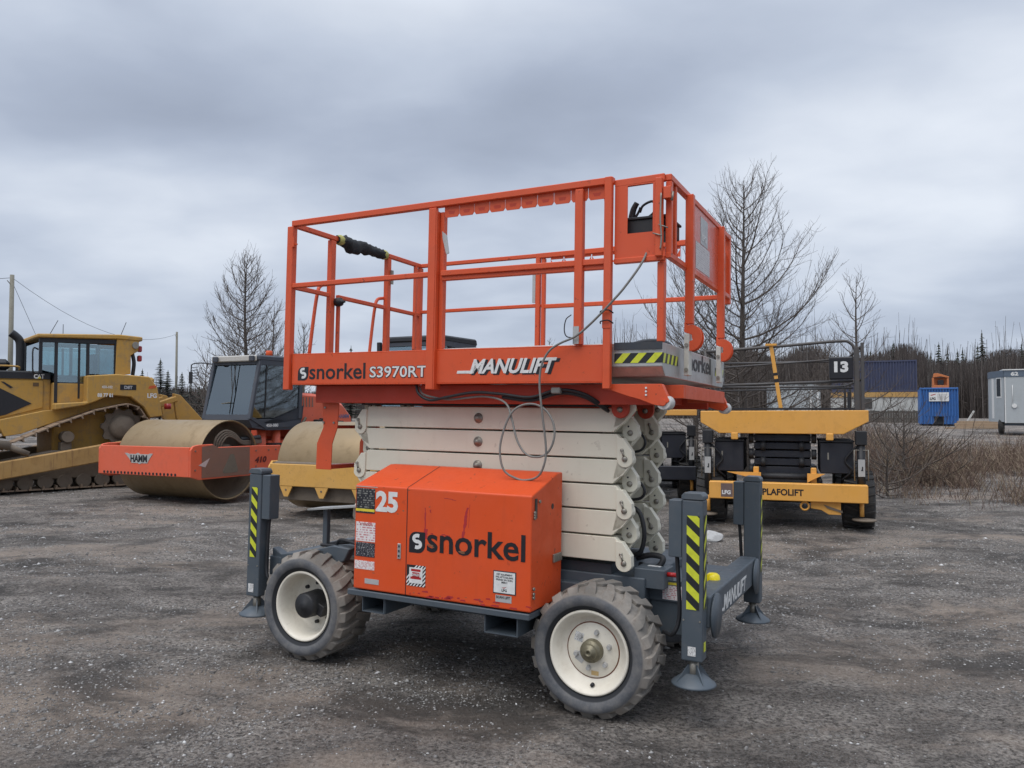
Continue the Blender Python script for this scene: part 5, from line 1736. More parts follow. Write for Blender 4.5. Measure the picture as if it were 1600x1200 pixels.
def roller(r, cp, drum_mat, kind):
    ham = kind == 'coral'
    # drum
    d = MB().lathe([(0.72, -1.04), (0.745, -1.065), (0.75, -1.05), (0.75, 1.05), (0.745, 1.065), (0.72, 1.04), (0.715, 0.90)], 'y', (0, 0, 0.75), 96).build('drum', drum_mat, r)
    MB().lathe([(0.715, -1.04), (0.715, -0.75), (0.0, -0.75)], 'y', (0, 0, 0.75), 48).build('drum_plate', M_mud, d)
    MB().lathe([(0.715, 1.04), (0.715, 0.75), (0.0, 0.75)], 'y', (0, 0, 0.75), 48).build('drum_plate', M_mud, d)
    for s in (1, -1):
        MB().lathe([(0.0, 0.75 * s), (0.30, 0.76 * s), (0.30, 0.95 * s), (0.22, 1.02 * s), (0.0, 1.02 * s)], 'y', (0, 0, 0.75), 28).build('drum_motor', M_mud, d)
    xf = 1.05 if ham else 0.93
    zb, zt = (0.50, 1.03) if ham else (0.46, 0.82)
    hw = 1.19 if ham else 1.10
    fb = MB().box(xf - 0.05, xf, -hw + 0.045, hw - 0.045, zb, zt).build('front_beam', cp, r, 0.01, 2)
    if not ham:
        MB().prism([(xf - 0.05, zt + 0.001), (xf - 0.16, zt + 0.03), (xf - 0.16, zt + 0.02), (xf - 0.05, zt - 0.02)], 'y', -hw + 0.05, hw - 0.05).build('beam_top', M_mud, fb)
        MB().box(xf - 0.28, xf - 0.055, -hw + 0.05, hw - 0.05, zt - 0.01, zt + 0.012).build('beam_top', M_mud, fb)
        for k in range(3):
            y = -0.72 + k * 0.72
            MB().prism([(y - 0.13, zb - 0.001), (y + 0.13, zb - 0.001), (y + 0.04, zb - 0.17), (y - 0.04, zb - 0.17)], 'x', xf - 0.03, xf - 0.005).build('tooth', cp, fb)
            MB().cyl((xf - 0.004, y, zb - 0.06), (xf + 0.001, y, zb - 0.06), 0.018, 8).build('bolt', M_mud, fb)
        MB().box(0.70, 0.80, -0.98, 0.98, 0.22, zb - 0.002).build('scraper_bar', M_mud, r, 0.01)
    for s in (1, -1):
        y0 = s * hw
        pts = [(xf, zb), (xf, zt - 0.05), (xf - 0.06, zt + 0.02), (0.86, zt + 0.04), (0.55, zt + 0.04), (0.42, zt - 0.02), (-0.5, zt - 0.03), (-1.25, zt - 0.05), (-1.25, zb - 0.08), (0.85, zb - 0.06)]
        sp = MB().prism(pts, 'y', y0 - s * 0.045, y0).build('side_frame', cp, r, 0.008)
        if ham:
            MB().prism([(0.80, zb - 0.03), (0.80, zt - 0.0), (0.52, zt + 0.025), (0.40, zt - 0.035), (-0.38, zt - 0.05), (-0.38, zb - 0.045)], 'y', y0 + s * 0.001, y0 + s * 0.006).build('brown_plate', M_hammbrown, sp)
            MB().prism([(0.31, 0.56), (0.13, 0.86), (0.08, 0.87), (0.03, 0.86), (-0.08, 0.55), (-0.05, 0.52), (0.28, 0.52)], 'y', y0 + s * 0.007, y0 + s * 0.010).build('opening', M_mud, sp)
            for (bx_, bz_) in ((0.95, 0.62), (0.95, 0.96), (0.68, 0.56), (-0.30, 0.56), (-0.30, 0.92), (-0.55, 0.60), (-0.55, 0.90), (-0.9, 0.55), (-0.9, 0.90), (-1.1, 0.9), (-1.1, 0.55), (0.6, 0.97)):
                MB().cyl((bx_, y0, bz_), (bx_, y0 + s * 0.012, bz_), 0.018, 8).build('bolt', M_hammbrown, sp)
        MB().cyl((0, y0 - s * 0.2, 0.75), (0, y0 - s * 0.045, 0.75), 0.22, 20).build('drum_mount', M_mud, r)
    MB().box(-1.25, -1.20, -hw + 0.046, hw - 0.046, 0.42, 0.95).build('rear_beam', cp, r, 0.01)
    if ham:
        bd = MB()
        pl = [(-0.47, 0.90), (-0.40, 0.90), (-0.36, 0.885), (-0.18, 0.885), (-0.13, 0.91), (-0.07, 0.885), (0.14, 0.885), (0.18, 0.90), (0.26, 0.90), (0.17, 0.80), (0.12, 0.72), (-0.03, 0.72), (-0.08, 0.70), (-0.13, 0.72), (-0.29, 0.72), (-0.35, 0.80)]
        bd = MB().prism(pl, 'x', xf + 0.001, xf + 0.006).build('badge', flat('silver_badge', (0.45, 0.44, 0.42), 0.4), fb)
        text('HAMM', 0.17, (xf + 0.0075, -0.315, 0.745), M_ink, bd, (0, 1, 0), bold=0.04, width=0.43)
        for k in range(21):
            y = -1.02 + k * 0.092
            MB().cyl((xf + 0.0005, y, zb + 0.035), (xf + 0.003, y, zb + 0.035), 0.026, 10).build('scraper_hole', M_ink, fb)
        text('410', 0.15, (-0.52, hw + 0.0075, 0.67), flat('dark_maroon_print', (0.12, 0.02, 0.02), 0.5), r, (-1, 0, 0), bold=0.04, shear=0.2, width=0.32)
        MB().prism([(0.88, 0.70), (0.62, 0.82), (0.72, 0.66)], 'y', hw + 0.0065, hw + 0.009).build('white_arrow', flat('faded_white', (0.6, 0.45, 0.42), 0.6), r)
        for k in range(4):
            o = 0.05 * k
            MB().tube(smooth_pts([(0.35 - o, 1.0, 0.98 - o * 0.2), (0.30 - o, 1.02, 1.18 - o * 0.6), (0.10 - o * 0.5, 1.03, 1.30 - o * 0.7), (-0.15, 1.02, 1.24 - o * 0.6), (-0.35, 1.0, 1.10 - o * 0.35), (-0.55, 0.98, 1.08 - o * 0.4), (-1.0, 0.9, 1.10 - o * 0.4)]), 0.022, 8).build('hydraulic_hose', M_mud, r)
        MB().tube([(-0.35, 0.96, 1.12), (-0.95, 0.9, 1.14)], 0.05, 8).build('hose_sleeve', M_black, r)
    # tractor half
    pb(r, 'rear_frame', -4.0, -1.55, -0.62, 0.62, 0.45, 1.05, cp, 0.03)
    pb(r, 'articulation', -1.56, -1.25, -0.3, 0.3, 0.4, 0.9, M_black, 0.03)
    for x, y in ((-1.40, 0.55), (-1.75, 0.62), (-1.40, -0.6)):
        MB().cyl((x, y, 0.45), (x, y, 1.30), 0.09, 14).build('cab_mount', cp, r)
    pb(r, 'step_plate', -1.75, -1.45, 0.62, 0.9, 0.95, 1.0, M_black)
    pb(r, 'step_tank', -2.2, -1.6, 0.63, 0.88, 0.45, 0.92, cp, 0.03)
    hd = pp(r, 'engine_hood', [(-2.36, 1.05), (-2.36, 2.08), (-2.9, 2.06), (-3.45, 2.0), (-3.95, 1.84), (-4.3, 1.55), (-4.4, 1.05)], 'y', -0.70, 0.70, cp, 0.06)
    for k in range(4):
        x = -2.50 - k * 0.10
        pp(hd, 'louvre', [(x, 1.76), (x, 1.98), (x - 0.04, 1.98), (x - 0.05, 1.76)], 'y', 0.701, 0.706, M_hammbrown, 0, hd)
    if ham:
        text('HAMM', 0.13, (-3.75, 0.702, 1.50), flat('blue_grey_print', (0.16, 0.13, 0.22), 0.5), hd, (-1, 0, 0), bold=0.03, width=0.42)
    for s in (1, -1):
        w = MB()
        w.lathe([(0.34, 0.0), (0.60, -0.02), (0.70, 0.03), (0.72, 0.10), (0.72, 0.38), (0.70, 0.45), (0.60, 0.50), (0.34, 0.48)], 'y', (0, 0, 0), 40)
        for k in range(22):
            a = 2 * PI * k / 22
            for q in (0, 1):
                aa = a + q * PI / 22
                ya, yb_ = ((0.02, 0.27) if q else (0.22, 0.48))
                w.add([((0.71 + hh) * math.cos(aa + da), yv, (0.71 + hh) * math.sin(aa + da)) for yv in (ya, yb_) for da, hh in ((-0.04, 0), (0.04, 0), (0.03, 0.045), (-0.03, 0.045))], [(0, 1, 2, 3), (7, 6, 5, 4), (0, 4, 5, 1), (1, 5, 6, 2), (2, 6, 7, 3), (3, 7, 4, 0)])
        t = w.build('rear_tyre', M_btyre, r)
        t.location = (-3.1, 0.63 if s > 0 else -1.12, 0.75)
        MB().lathe([(0.34, 0.42), (0.30, 0.30), (0.28, 0.2), (0.12, 0.18), (0.1, 0.3), (0.0, 0.3)] if s > 0 else [(0.34, 0.08), (0.30, 0.2), (0.28, 0.3), (0.12, 0.3), (0.1, 0.2), (0.0, 0.2)], 'y', n=24).build('rear_rim', cp, t)
    # cab
    if ham:
        xb, xt, xr, y0, y1, z0, z1 = -0.80, -1.10, -2.32, -0.48, 0.75, 1.50, 2.70
    else:
        xb, xt, xr, y0, y1, z0, z1 = -1.55, -1.75, -3.0, -0.62, 0.66, 1.50, 3.0
    c = pp(r, 'cab', [(xb + 0.02, z0), (xb - 0.10, z0 - 0.17), (xb - 0.55, z0 - 0.23), (xr - 0.02, z0 - 0.23), (xr - 0.10, z0 + 0.15), (xr - 0.08, z0 + 0.001), (xb - 0.5, z0 + 0.001)], 'y', y0 - 0.02, y1 + 0.02, M_cabgrey, 0.01)
    pb(c, 'cab_floor', xr, xb - 0.3, y0 + 0.02, y1 - 0.02, z0 - 0.2, z0 + 0.02, M_black)
    pp(c, 'front_sill', [(xb, z0), (xb - 0.02, z0 + 0.10), (xb - 0.08, z0 + 0.10), (xb - 0.06, z0)], 'y', y0, y1, M_cabgrey, 0, c)
    for y in (y0, y1):
        MB().bar((xb - 0.03, y, z0), (xt, y, z1), 0.07, 0.08).build('cab_post', M_cabgrey, c, 0.01)
        MB().bar((xr, y, z0), (xr - 0.05, y, z1), 0.08, 0.09).build('cab_post', M_cabgrey, c, 0.01)
        MB().bar((xr - 0.1, y, z1 - 0.03), (xt, y, z1 - 0.03), 0.06, 0.10).build('header', M_cabgrey, c)
        s = 1 if y == y1 else -1
        pane(c, 'side_glass', [(xb - 0.08, y, z0 + 0.03), (xr + 0.04, y, z0 + 0.03), (xr, y, z1 - 0.08), (xt - 0.03, y, z1 - 0.08)])
        pp(c, 'lower_rail', [(xb - 0.05, z0), (xb - 0.1, z0 + 0.05), (xb - 0.45, z0 - 0.09), (xr, z0 - 0.06), (xr, z0 - 0.16), (xb - 0.45, z0 - 0.19)], 'y', y + s * 0.022, y + s * 0.034, M_cabgrey, 0, c)
    MB().bar((xt, y0, z1 - 0.03), (xt, y1, z1 - 0.03), 0.06, 0.08).build('header', M_cabgrey, c)
    MB().bar(((xb + xt) / 2 - 0.3, y1 + 0.0, z0 + 0.04), ((xb + xt) / 2 - 0.35, y1, z1 - 0.06), 0.03, 0.03).build('door_bar', M_black, c)
    pane(c, 'windscreen', [(xb - 0.03, y1 - 0.03, z0 + 0.1), (xb - 0.03, y0 + 0.03, z0 + 0.1), (xt, y0 + 0.03, z1 - 0.07), (xt, y1 - 0.03, z1 - 0.07)])
    pane(c, 'rear_glass', [(xr, y0, z0 + 0.1), (xr, y1, z0 + 0.1), (xr, y1, z1 - 0.08), (xr, y0, z1 - 0.08)])
    seat(c, xr + 0.5, (y0 + y1) / 2, z0 + 0.25)
    MB().tube([(xb - 0.35, 0.1, z0), (xb - 0.5, 0.1, z0 + 0.45)], 0.05, 10).build('steering_column', M_black, c)
    MB().lathe([(0.17, -0.012), (0.182, 0.0), (0.17, 0.012), (0.158, 0.0)], 'z', (xb - 0.5, 0.1, z0 + 0.5), 20, closed=True).build('steering_wheel', M_black, c)
    roofm = M_cabgrey if ham else M_black
    rf = pp(r, 'cab_roof', [(xt + 0.06, z1 + 0.0), (xt + 0.05, z1 + 0.12), (xr - 0.12, z1 + 0.14), (xr - 0.16, z1 + 0.0)], 'y', y0 - 0.04, y1 + 0.04, roofm, 0.03)
    if ham:
        MB().box(xt + 0.062, xt + 0.10, y0 + 0.0, y1 - 0.0, z1 - 0.01, z1 + 0.115).build('light_visor', flat('dirty_white', (0.52, 0.50, 0.46), 0.5), rf, 0.02)
        for y in (y0 + 0.10, y1 - 0.14):
            MB().box(xt + 0.11, xt + 0.17, y, y + 0.12, z1 - 0.01, z1 + 0.10).build('work_light', M_cabgrey, rf, 0.01)
        MB().cyl((xt - 0.55, y1 - 0.25, z1 + 0.13), (xt - 0.55, y1 - 0.25, z1 + 0.25), 0.07, 14).build('beacon', flat('orange_lens', (0.75, 0.10, 0.02), 0.3), rf, 0.01)
        for yy_ in (0.18, 0.32):
            MB().tube([(xb + 0.0, 0.25, z0 + 0.12), ((xb + xt) / 2 + 0.05, 0.22, z0 + 0.55), (xt + 0.05, yy_ - 0.15, z1 - 0.05)], 0.010, 6).build('wiper_arm', M_black, c)
        MB().bar((xb - 0.05, 0.22, z0 + 0.35), ((xb + xt) / 2 + 0.02, -0.30, z0 + 0.30), 0.014, 0.014).build('wiper_blade', M_steel, c)
        for sgn, yb_ in ((-1, y0),):
            MB().tube(smooth_pts([(xt + 0.02, yb_, z1 - 0.05), (xt + 0.15, yb_ - 0.2, z1 - 0.02), (xt + 0.2, yb_ - 0.42, z1 - 0.04), (xt + 0.2, yb_ - 0.46, z1 - 0.14), (xt + 0.2, yb_ - 0.46, z1 - 0.42)], 4), 0.012, 8).build('mirror_arm', M_black, r)
            for k in range(5):
                MB().tube([(xt + 0.2, yb_ - 0.47, z1 - 0.12 - 0.06 * k), (xt + 0.16, yb_ - 0.30, z1 - 0.10 - 0.06 * k)], 0.007, 6).build('guard_wire', M_black, r)
            MB().box(xt + 0.185, xt + 0.215, yb_ - 0.52, yb_ - 0.42, z1 - 0.45, z1 - 0.2).build('mirror', M_black, r, 0.01)
        text('450-080', 0.085, (xb - 0.47, y1 + 0.0355, z0 - 0.155), M_wht, c, (-1, 0, 0), bold=0.03, width=0.36)
        MB().tube(smooth_pts([(-2.2, 0.72, 1.25), (-2.35, 0.74, 1.33), (-2.48, 0.75, 1.45), (-2.55, 0.74, 1.52)]), 0.03, 8).build('filler_pipe', M_mud, r)
    else:
        MB().cyl((xt + 0.08, y1 - 0.10, z1 - 0.02), (xt + 0.03, y1 - 0.10, z1 - 0.02), 0.05, 12).build('work_light', M_wht, rf)
        MB().box(xt + 0.02, xt + 0.10, y0 - 0.12, y0 - 0.04, z1 - 0.2, z1 + 0.02).build('mirror', M_black, r, 0.01)
    return r


def place_fwd(u, Y, ang):
    return ((u - 800) / F_PX * Y, Y)


roller(T('road_roller', 'orange road roller with tan smooth drum and slate cab beside the bulldozer', 'road roller', -6.31, 15.2, math.radians(-114.84), -0.02), M_hamm, M_drum, 'coral')
roller(T('road_roller', 'pale yellow road roller whose drum shows half behind the orange lift ladder', 'road roller', -2.66, 13.3, math.radians(-114.84), -0.03), M_yrol, M_drum, 'yellow')
# the print on the side of the coral hood is seen over the pale roller's drum


def big_tyre(r, name, x, y, z, R, W, axis_x=True, rim=None):
    w = MB()
    w.lathe([(R * 0.5, 0.0), (R * 0.85, -0.01), (R * 0.96, 0.03), (R * 0.97, W - 0.03), (R * 0.85, W + 0.01), (R * 0.5, W)], 'x', (0, 0, 0), 36)
    for k in range(20):
        for q in (0, 1):
            aa = 2 * PI * (k + 0.5 * q) / 20
            xa, xb = (0.0, W * 0.55) if q else (W * 0.45, W)
            ta, tb = (0.0, 0.14) if q else (0.14, 0.0)
            vs = [((xv), (R * 0.955 + hh) * math.cos(aa + da + tt), (R * 0.955 + hh) * math.sin(aa + da + tt)) for xv, tt in ((xa, ta), (xb, tb)) for da, hh in ((-0.05, 0), (0.05, 0), (0.035, R * 0.055), (-0.035, R * 0.055))]
            w.add(vs, [(0, 1, 2, 3), (7, 6, 5, 4), (0, 4, 5, 1), (1, 5, 6, 2), (2, 6, 7, 3), (3, 7, 4, 0)])
    t = w.build(name, M_btyre, r)
    t.location = (x, y, z)
    MB().lathe([(R * 0.52, W * 0.1), (R * 0.45, W * 0.3), (R * 0.15, W * 0.35), (0, W * 0.35)], 'x', n=20).build('rim', rim or M_black, t)
    return t


def face_cam(o):
    o.rotation_euler.z = -math.atan2(o.location.x + 0.8, o.location.y)
    return o


def rough_lift(r, full, G):
    """amber rough-terrain lift seen from its end; x across (centre 0), y away, z up from the ground"""
    hw = 1.165
    pl = [(-hw, 1.70), (-hw, 1.53), (-hw + 0.27, 1.37), (hw - 0.33, 1.37), (hw, 1.55), (hw, 1.71)]
    if not full:
        pl = [(-hw, 1.70), (-hw, 1.60), (hw, 1.60), (hw, 1.71)]
    dk = MB().prism(pl, 'y', 0.0, 0.05).build('deck_end', M_plaf, r, 0.008)
    MB().box(-hw, -hw + 0.05, 0.051, 3.9, 1.61, 1.70).build('deck_side', M_plaf, r)
    MB().box(hw - 0.05, hw, 0.051, 3.9, 1.61, 1.70).build('deck_side', M_plaf, r)
    MB().box(-hw + 0.051, hw - 0.051, 0.051, 3.9, 1.66, 1.69).build('deck_floor', M_black, r)
    MB().box(-hw + 0.10, hw - 0.18, 0.02, 0.06, 1.716, 1.745).build('toe_board', M_black, r)
    # bumper and chassis
    bp = MB().box(-1.03, 1.13, -0.18, -0.02, 0.42, 0.67).build('bumper', M_plaf if full else M_navybox, r, 0.01)
    if full:
        text('PLAFOLIFT', 0.125, (-0.275, -0.1815, 0.50), M_ink, bp, bold=0.03, width=0.56)
        sheet('maker_plate', [(-0.86, -0.1815, 0.45), (-0.69, -0.1815, 0.45), (-0.69, -0.1815, 0.645), (-0.86, -0.1815, 0.645)], flat('brown_grey_print', (0.16, 0.11, 0.10), 0.5), bp)
        text('LFG', 0.075, (-0.845, -0.1845, 0.49), M_wht, bp, bold=0.05, width=0.125)
        # tow ring and torn bracket
        MB().lathe([(0.055, -0.015), (0.07, 0.0), (0.055, 0.015), (0.04, 0.0)], 'y', (0.30, -0.12, 0.35), 20, closed=True).build('tow_ring', M_plaf, r)
        MB().prism([(0.38, 0.42), (0.78, 0.42), (0.78, 0.24), (0.62, 0.24), (0.52, 0.30), (0.38, 0.32)], 'y', -0.10, -0.06).build('tow_bracket', M_plaf, r, 0.005)
        MB().prism([(0.55, 0.38), (0.80, 0.30), (0.80, 0.27), (0.60, 0.33)], 'y', -0.115, -0.101).build('pull_bar', M_mud, r)
    MB().box(-0.55, 0.55, 0.1, 3.6, 0.45, 0.72).build('chassis', M_black, r, 0.02)
    for x in (-0.38, 0.42):
        MB().prism([(x - 0.08, 0.80), (x + 0.16, 0.80), (x + 0.02, 0.73), (x - 0.08, 0.67)] if x > 0 else [(x + 0.08, 0.80), (x - 0.40, 0.80), (x - 0.1, 0.73), (x + 0.08, 0.67)], 'y', 0.0, 0.06).build('support_bracket', M_plaf, r)
        MB().box(x - 0.03, x + 0.05, 0.06, 0.14, 0.65, 0.88).build('support_bracket', M_plaf, r, 0.01)
    if full:
        for s, x in ((-1, -0.72), (1, 0.60)):
            MB().box(x, x + 0.10, -0.01, 0.05, 1.28, 1.38).build('deck_bracket', M_plaf, r, 0.01)
    # side boxes
    lx0, lx1, rx0, rx1 = -0.97, -0.55, 0.52, 0.97
    for a, b2 in ((lx0, lx1), (rx0, rx1)):
        q = MB().box(a, b2, 0.12, 1.1, 0.80, 1.25).build('side_box', M_navybox, r, 0.012)
        MB().box(a - 0.01, b2 + 0.01, 0.10, 1.12, 1.252, 1.275).build('lid', M_black, q)
        MB().box(a + 0.10, a + 0.12, 0.112, 0.12, 1.0, 1.10).build('handle', M_steel, q)
    # scissor pack end
    for k in range(5):
        z = 0.78 + k * 0.118
        a = MB().box(-0.40, 0.40, 0.20, 3.2, z, z + 0.10).build('scissor_arm', M_navybox, r, 0.008)
        for x in (-0.44, -0.27, 0.27, 0.44):
            if (k + (abs(x) > 0.3)) % 2:
                MB().cyl((x - 0.035, 0.20, z + 0.05), (x + 0.035, 0.20, z + 0.05), 0.075, 16).build('pivot_lug', M_black, a)
    MB().cyl((-0.48, 0.14, 0.74), (0.50, 0.14, 0.74), 0.055, 16).build('cross_shaft', M_black, r)
    # outrigger legs
    for s in (-1, 1):
        x = s * 1.06
        j = MB().cyl((x, 0.02, 0.55), (x, 0.02, 1.22), 0.055, 14).build('jack_leg', M_black, r)
        MB().box(x - 0.075, x + 0.075, -0.05, 0.09, 1.22, 1.42).build('jack_head', M_black, j, 0.01)
        sheet('white_sticker', [(x - 0.045, -0.04, 0.78), (x + 0.045, -0.04, 0.78), (x + 0.045, -0.04, 1.02), (x - 0.045, -0.04, 1.02)], M_gst, j)
        MB().prism([(x - 0.005, 0.86), (x + 0.02, 0.86), (x + 0.02, 0.92), (x + 0.005, 0.92), (x + 0.005, 0.88), (x - 0.005, 0.88)], 'y', -0.0425, -0.0435).build('black_mark', M_ink, j)
        MB().tube([(x - 0.09, -0.02, 0.72), (x - 0.09, -0.02, 1.15), (x + 0.09, -0.02, 1.15), (x + 0.09, -0.02, 0.72)], 0.010, 6).build('guard_wire', M_steel, j)
        MB().tube([(x, 0.0, 0.45), (x, 0.0, 0.22)], 0.03, 10).build('ram', M_plaf, j)
        MB().lathe([(0.0, 0.20), (0.16, 0.185), (0.165, 0.17), (0.15, 0.16), (0.0, 0.16)], 'z', (x + s * 0.03, 0.0, 0), 24).build('foot_pad', M_mud, j)
        MB().tube(smooth_pts([(x - s * 0.05, 0.05, 1.2), (x - s * 0.2, 0.1, 1.0), (x - s * 0.12, 0.1, 0.85), (x - s * 0.25, 0.2, 0.7)]), 0.018, 6).build('hose', M_black, r)
        for y in (0.55, 2.9):
            big_tyre(r, 'tyre', (0.84 if s > 0 else -1.24), y - 0.1, 0.41, 0.42, 0.40)
    MB().cyl((-0.9, 0.55, 0.41), (0.9, 0.55, 0.41), 0.09, 14).build('axle', M_black, r)
    if full:
        # rails of the deck in grey steel pipe
        M_pipe = paint('weathered_pipe', (0.085, 0.08, 0.078), 0.5, metal=0.2, dirt=0.5, dirtcol=(0.16, 0.12, 0.09), scale=4)
        zt = 2.72

        def pipe(pts, rad=0.022, name='rail'):
            return MB().tube(pts, rad, 8).build(name, M_pipe, r)
        pipe(smooth_pts([(-1.1, 0.2, 2.60), (0.0, 0.2, 2.66), (0.78, 0.2, 2.71), (0.95, 0.2, 2.68), (1.02, 0.2, 2.55), (1.03, 0.2, 2.3)], 5))
        pipe([(-1.1, 0.22, 2.34), (0.98, 0.22, 2.46)], 0.014)
        pipe([(-1.1, 0.2, 2.08), (0.98, 0.2, 2.13)], 0.020)
        pipe([(-1.1, 0.24, 2.00), (0.98, 0.24, 2.03)], 0.012)
        MB().box(0.995, 1.065, 0.15, 0.22, 1.71, 2.62).build('rail_post', M_pipe, r, 0.005)
        MB().box(1.085, 1.13, 0.15, 0.20, 1.71, 2.68).build('rail_post', M_pipe, r, 0.005)
        for y in (1.3, 2.5, 3.7):
            for x in (-1.10, 1.10):
                pipe([(x, y, 1.7), (x, y, 2.62)], 0.022, 'rail_post')
        for x in (-1.10, 1.10):
            for z in (2.62, 2.15):
                pipe([(x, 0.2, z), (x, 3.8, z)], 0.020)
        for z in (2.62, 2.15):
            pipe([(-1.1, 3.8, z), (1.1, 3.8, z)], 0.020)
        pipe([(-1.1, 0.2, 1.7), (-1.1, 0.2, 2.62)], 0.022, 'rail_post')
        yp = MB().bar((-0.01, 0.10, 1.72), (-0.14, 0.10, 2.66), 0.055, 0.045, up=(0, 1, 0)).build('yellow_post', M_plaf, r, 0.004)
        MB().box(-0.22, -0.06, 0.05, 0.15, 2.66, 2.69).build('cap', M_plaf, yp)
        for za, zb in ((2.12, 2.17), (2.22, 2.26)):
            MB().bar((-0.01 - 0.13 * (za - 1.72) / 0.94, 0.10, za), (-0.01 - 0.13 * (zb - 1.72) / 0.94, 0.10, zb), 0.059, 0.049, up=(0, 1, 0)).build('black_band', M_ink, yp)
        nb = MB().box(0.66, 0.98, 0.10, 0.16, 2.15, 2.48).build('number_board', M_ink, r, 0.02, 2)
        text('13', 0.20, (0.725, 0.098, 2.265), M_wht, nb, bold=0.05, width=0.19)
        MB().box(0.90, 0.94, 0.12, 0.16, 1.74, 1.98).build('small_lever', M_black, r, 0.005)
        pipe([(0.3, 0.2, 2.66), (0.3, 0.2, 2.58)], 0.012)
    return r


pl_ = T('scissor_lift', 'amber yellow rough terrain lift with black 13 board, seen end on at right', 'scissor lift', 3.96, 11.3, 0.0, -0.04)
pl_.rotation_euler.z = math.radians(-19.5)
pl_.scale = (0.99, 0.99, 1.0)
pl_.location.x -= 0.04
rough_lift(pl_, True, 0)
p2_ = T('scissor_lift', 'second amber lift with bare deck, mostly hidden behind the orange lift', 'scissor lift', 2.28, 14.6, math.radians(-9), gz(1.82, 13) + 0.02)
rough_lift(p2_, False, 0)

# ---------------------------------------------------------------- poles, containers, trailer


def lat(u, Y):
    return (u - 800) / F_PX * Y


M_pole = paint('grey_pole_wood', (0.22, 0.21, 0.17), 0.85, dirt=0.4, scale=1.5, streak=0.4)


def pole(x, y, r, z1, label):
    o = MB().tube([(0, 0, -0.3), (0, 0, z1 - gz(x, y))], r, 14, taper=r * 0.75).build('utility_pole', M_pole, None)
    o.location = (x, y, gz(x, y))
    MB().tube([(0, -r, z1 - 0.5 - gz(x, y)), (0, -r - 0.25, z1 - 0.35 - gz(x, y))], 0.02, 6).build('insulator_arm', M_pole, o)
    return tag(o, label, 'utility pole')


pole(lat(15, 40), 40, 0.135, 8.65, 'thick grey wooden utility pole rising behind the bulldozer at the left edge')
pole(lat(275, 75), 75, 0.13, 9.2, 'distant thin utility pole between the bulldozer and the orange roller')


def wire(a, b, sag, label):
    P = []
    for k in range(17):
        t = k / 16
        p = Vector(a).lerp(Vector(b), t)
        p.z -= sag * 4 * t * (1 - t)
        P.append(p)
    o = MB().tube(P, 0.012, 4).build('overhead_wire', M_black, None)
    return tag(o, label, 'wire')


wire((lat(15, 40), 40, 8.5), (lat(275, 75), 75, 9.0), 1.6, 'thin overhead wire sagging between the two utility poles')
wire((lat(15, 40) - 0.0, 40, 8.3), (lat(120, 46), 46, gz(-25, 46)), 0.0, 'steep guy wire from the thick utility pole down behind the bulldozer')
wire((lat(15, 40), 40, 8.5), (lat(15, 40) - 30, 30, 8.8), 1.2, 'overhead wire leaving the thick utility pole out of frame')


def corrugated(x0, x1, z0, z1, y, n, d, mat, root, name='corrugated_wall'):
    vs, fs = [], []
    w = (x1 - x0) / n
    xs = []
    for i in range(n):
        a = x0 + i * w
        xs += [(a, 0), (a + w * 0.35, 0), (a + w * 0.5, d), (a + w * 0.85, d)]
    xs.append((x1, 0))
    for x, dd in xs:
        vs += [(x, y + dd, z0), (x, y + dd, z1)]
    for i in range(len(xs) - 1):
        fs.append((2 * i, 2 * i + 2, 2 * i + 3, 2 * i + 1))
    return MB().add(vs, fs).build(name, mat, root, fix=False)


# navy container on a site cabin
gY = 56
gx0, gx1 = lat(1300, gY), lat(1429, gY)
M_navy = paint('navy_container_paint', (0.045, 0.055, 0.11), 0.6, fade=0.4, dirt=0.5, dirtcol=(0.12, 0.12, 0.13), scale=0.8, streak=0.5)
zc0 = 1.68 + (640 - 613) / F_PX * gY
zc1 = 1.68 + (640 - 565) / F_PX * gY
ct = T('shipping_container', 'navy blue corrugated container stacked on a white site cabin', 'shipping container', gx0, gY, 0, zc0)
Wc, Hc = gx1 - gx0, zc1 - zc0
corrugated(0.08, Wc - 0.08, 0.12, Hc - 0.1, 0.02, 30, 0.06, M_navy, ct)
for a, b2, c_, d_ in ((0, 0.08, 0, Hc), (Wc - 0.08, Wc, 0, Hc), (0.081, Wc - 0.081, Hc - 0.1, Hc), (0.081, Wc - 0.081, 0, 0.12)):
    pb(ct, 'frame_bar', a, b2, 0.0, 0.1, c_, d_, M_navy)
pb(ct, 'container_shell', 0.01, Wc - 0.01, 0.101, 2.4, 0.01, Hc - 0.01, M_navy)
zg = gz(gx0 + 2, gY)
cb0 = T('site_cabin', 'white site cabin with a tan fascia under the navy container', 'cabin', gx0 - 0.1, gY, 0, zg)
zt_ = zc0 - 0.01 - zg
Wk = Wc + 0.15
M_cabw = paint('off_white_cladding', (0.50, 0.50, 0.47), 0.6, dirt=0.4, scale=1.0, streak=0.3)
pb(cb0, 'wall', 0.0, Wk, 0.05, 2.4, 0.02, zt_ - 0.02, M_cabw)
pb(cb0, 'fascia', -0.02, Wk + 0.02, -0.02, 0.049, zt_ - 0.36, zt_ - 0.01, paint('tan_fascia', (0.50, 0.29, 0.09), 0.7, dirt=0.6, scale=1.5))
pb(cb0, 'dark_window', 1.9, 2.95, 0.0, 0.048, zt_ - 1.15, zt_ - 0.45, flat('dirty_window', (0.06, 0.055, 0.05), 0.3))
for k in range(6):
    pb(cb0, 'cladding_joint', 3.2 + k * 0.5, 3.23 + k * 0.5, 0.035, 0.049, 1.0, zt_ - 0.37, flat('joint_grey', (0.3, 0.3, 0.29), 0.7))
M_skirt = paint('weathered_board', (0.085, 0.078, 0.07), 0.9, dirt=0.5, scale=2, streak=0.5)
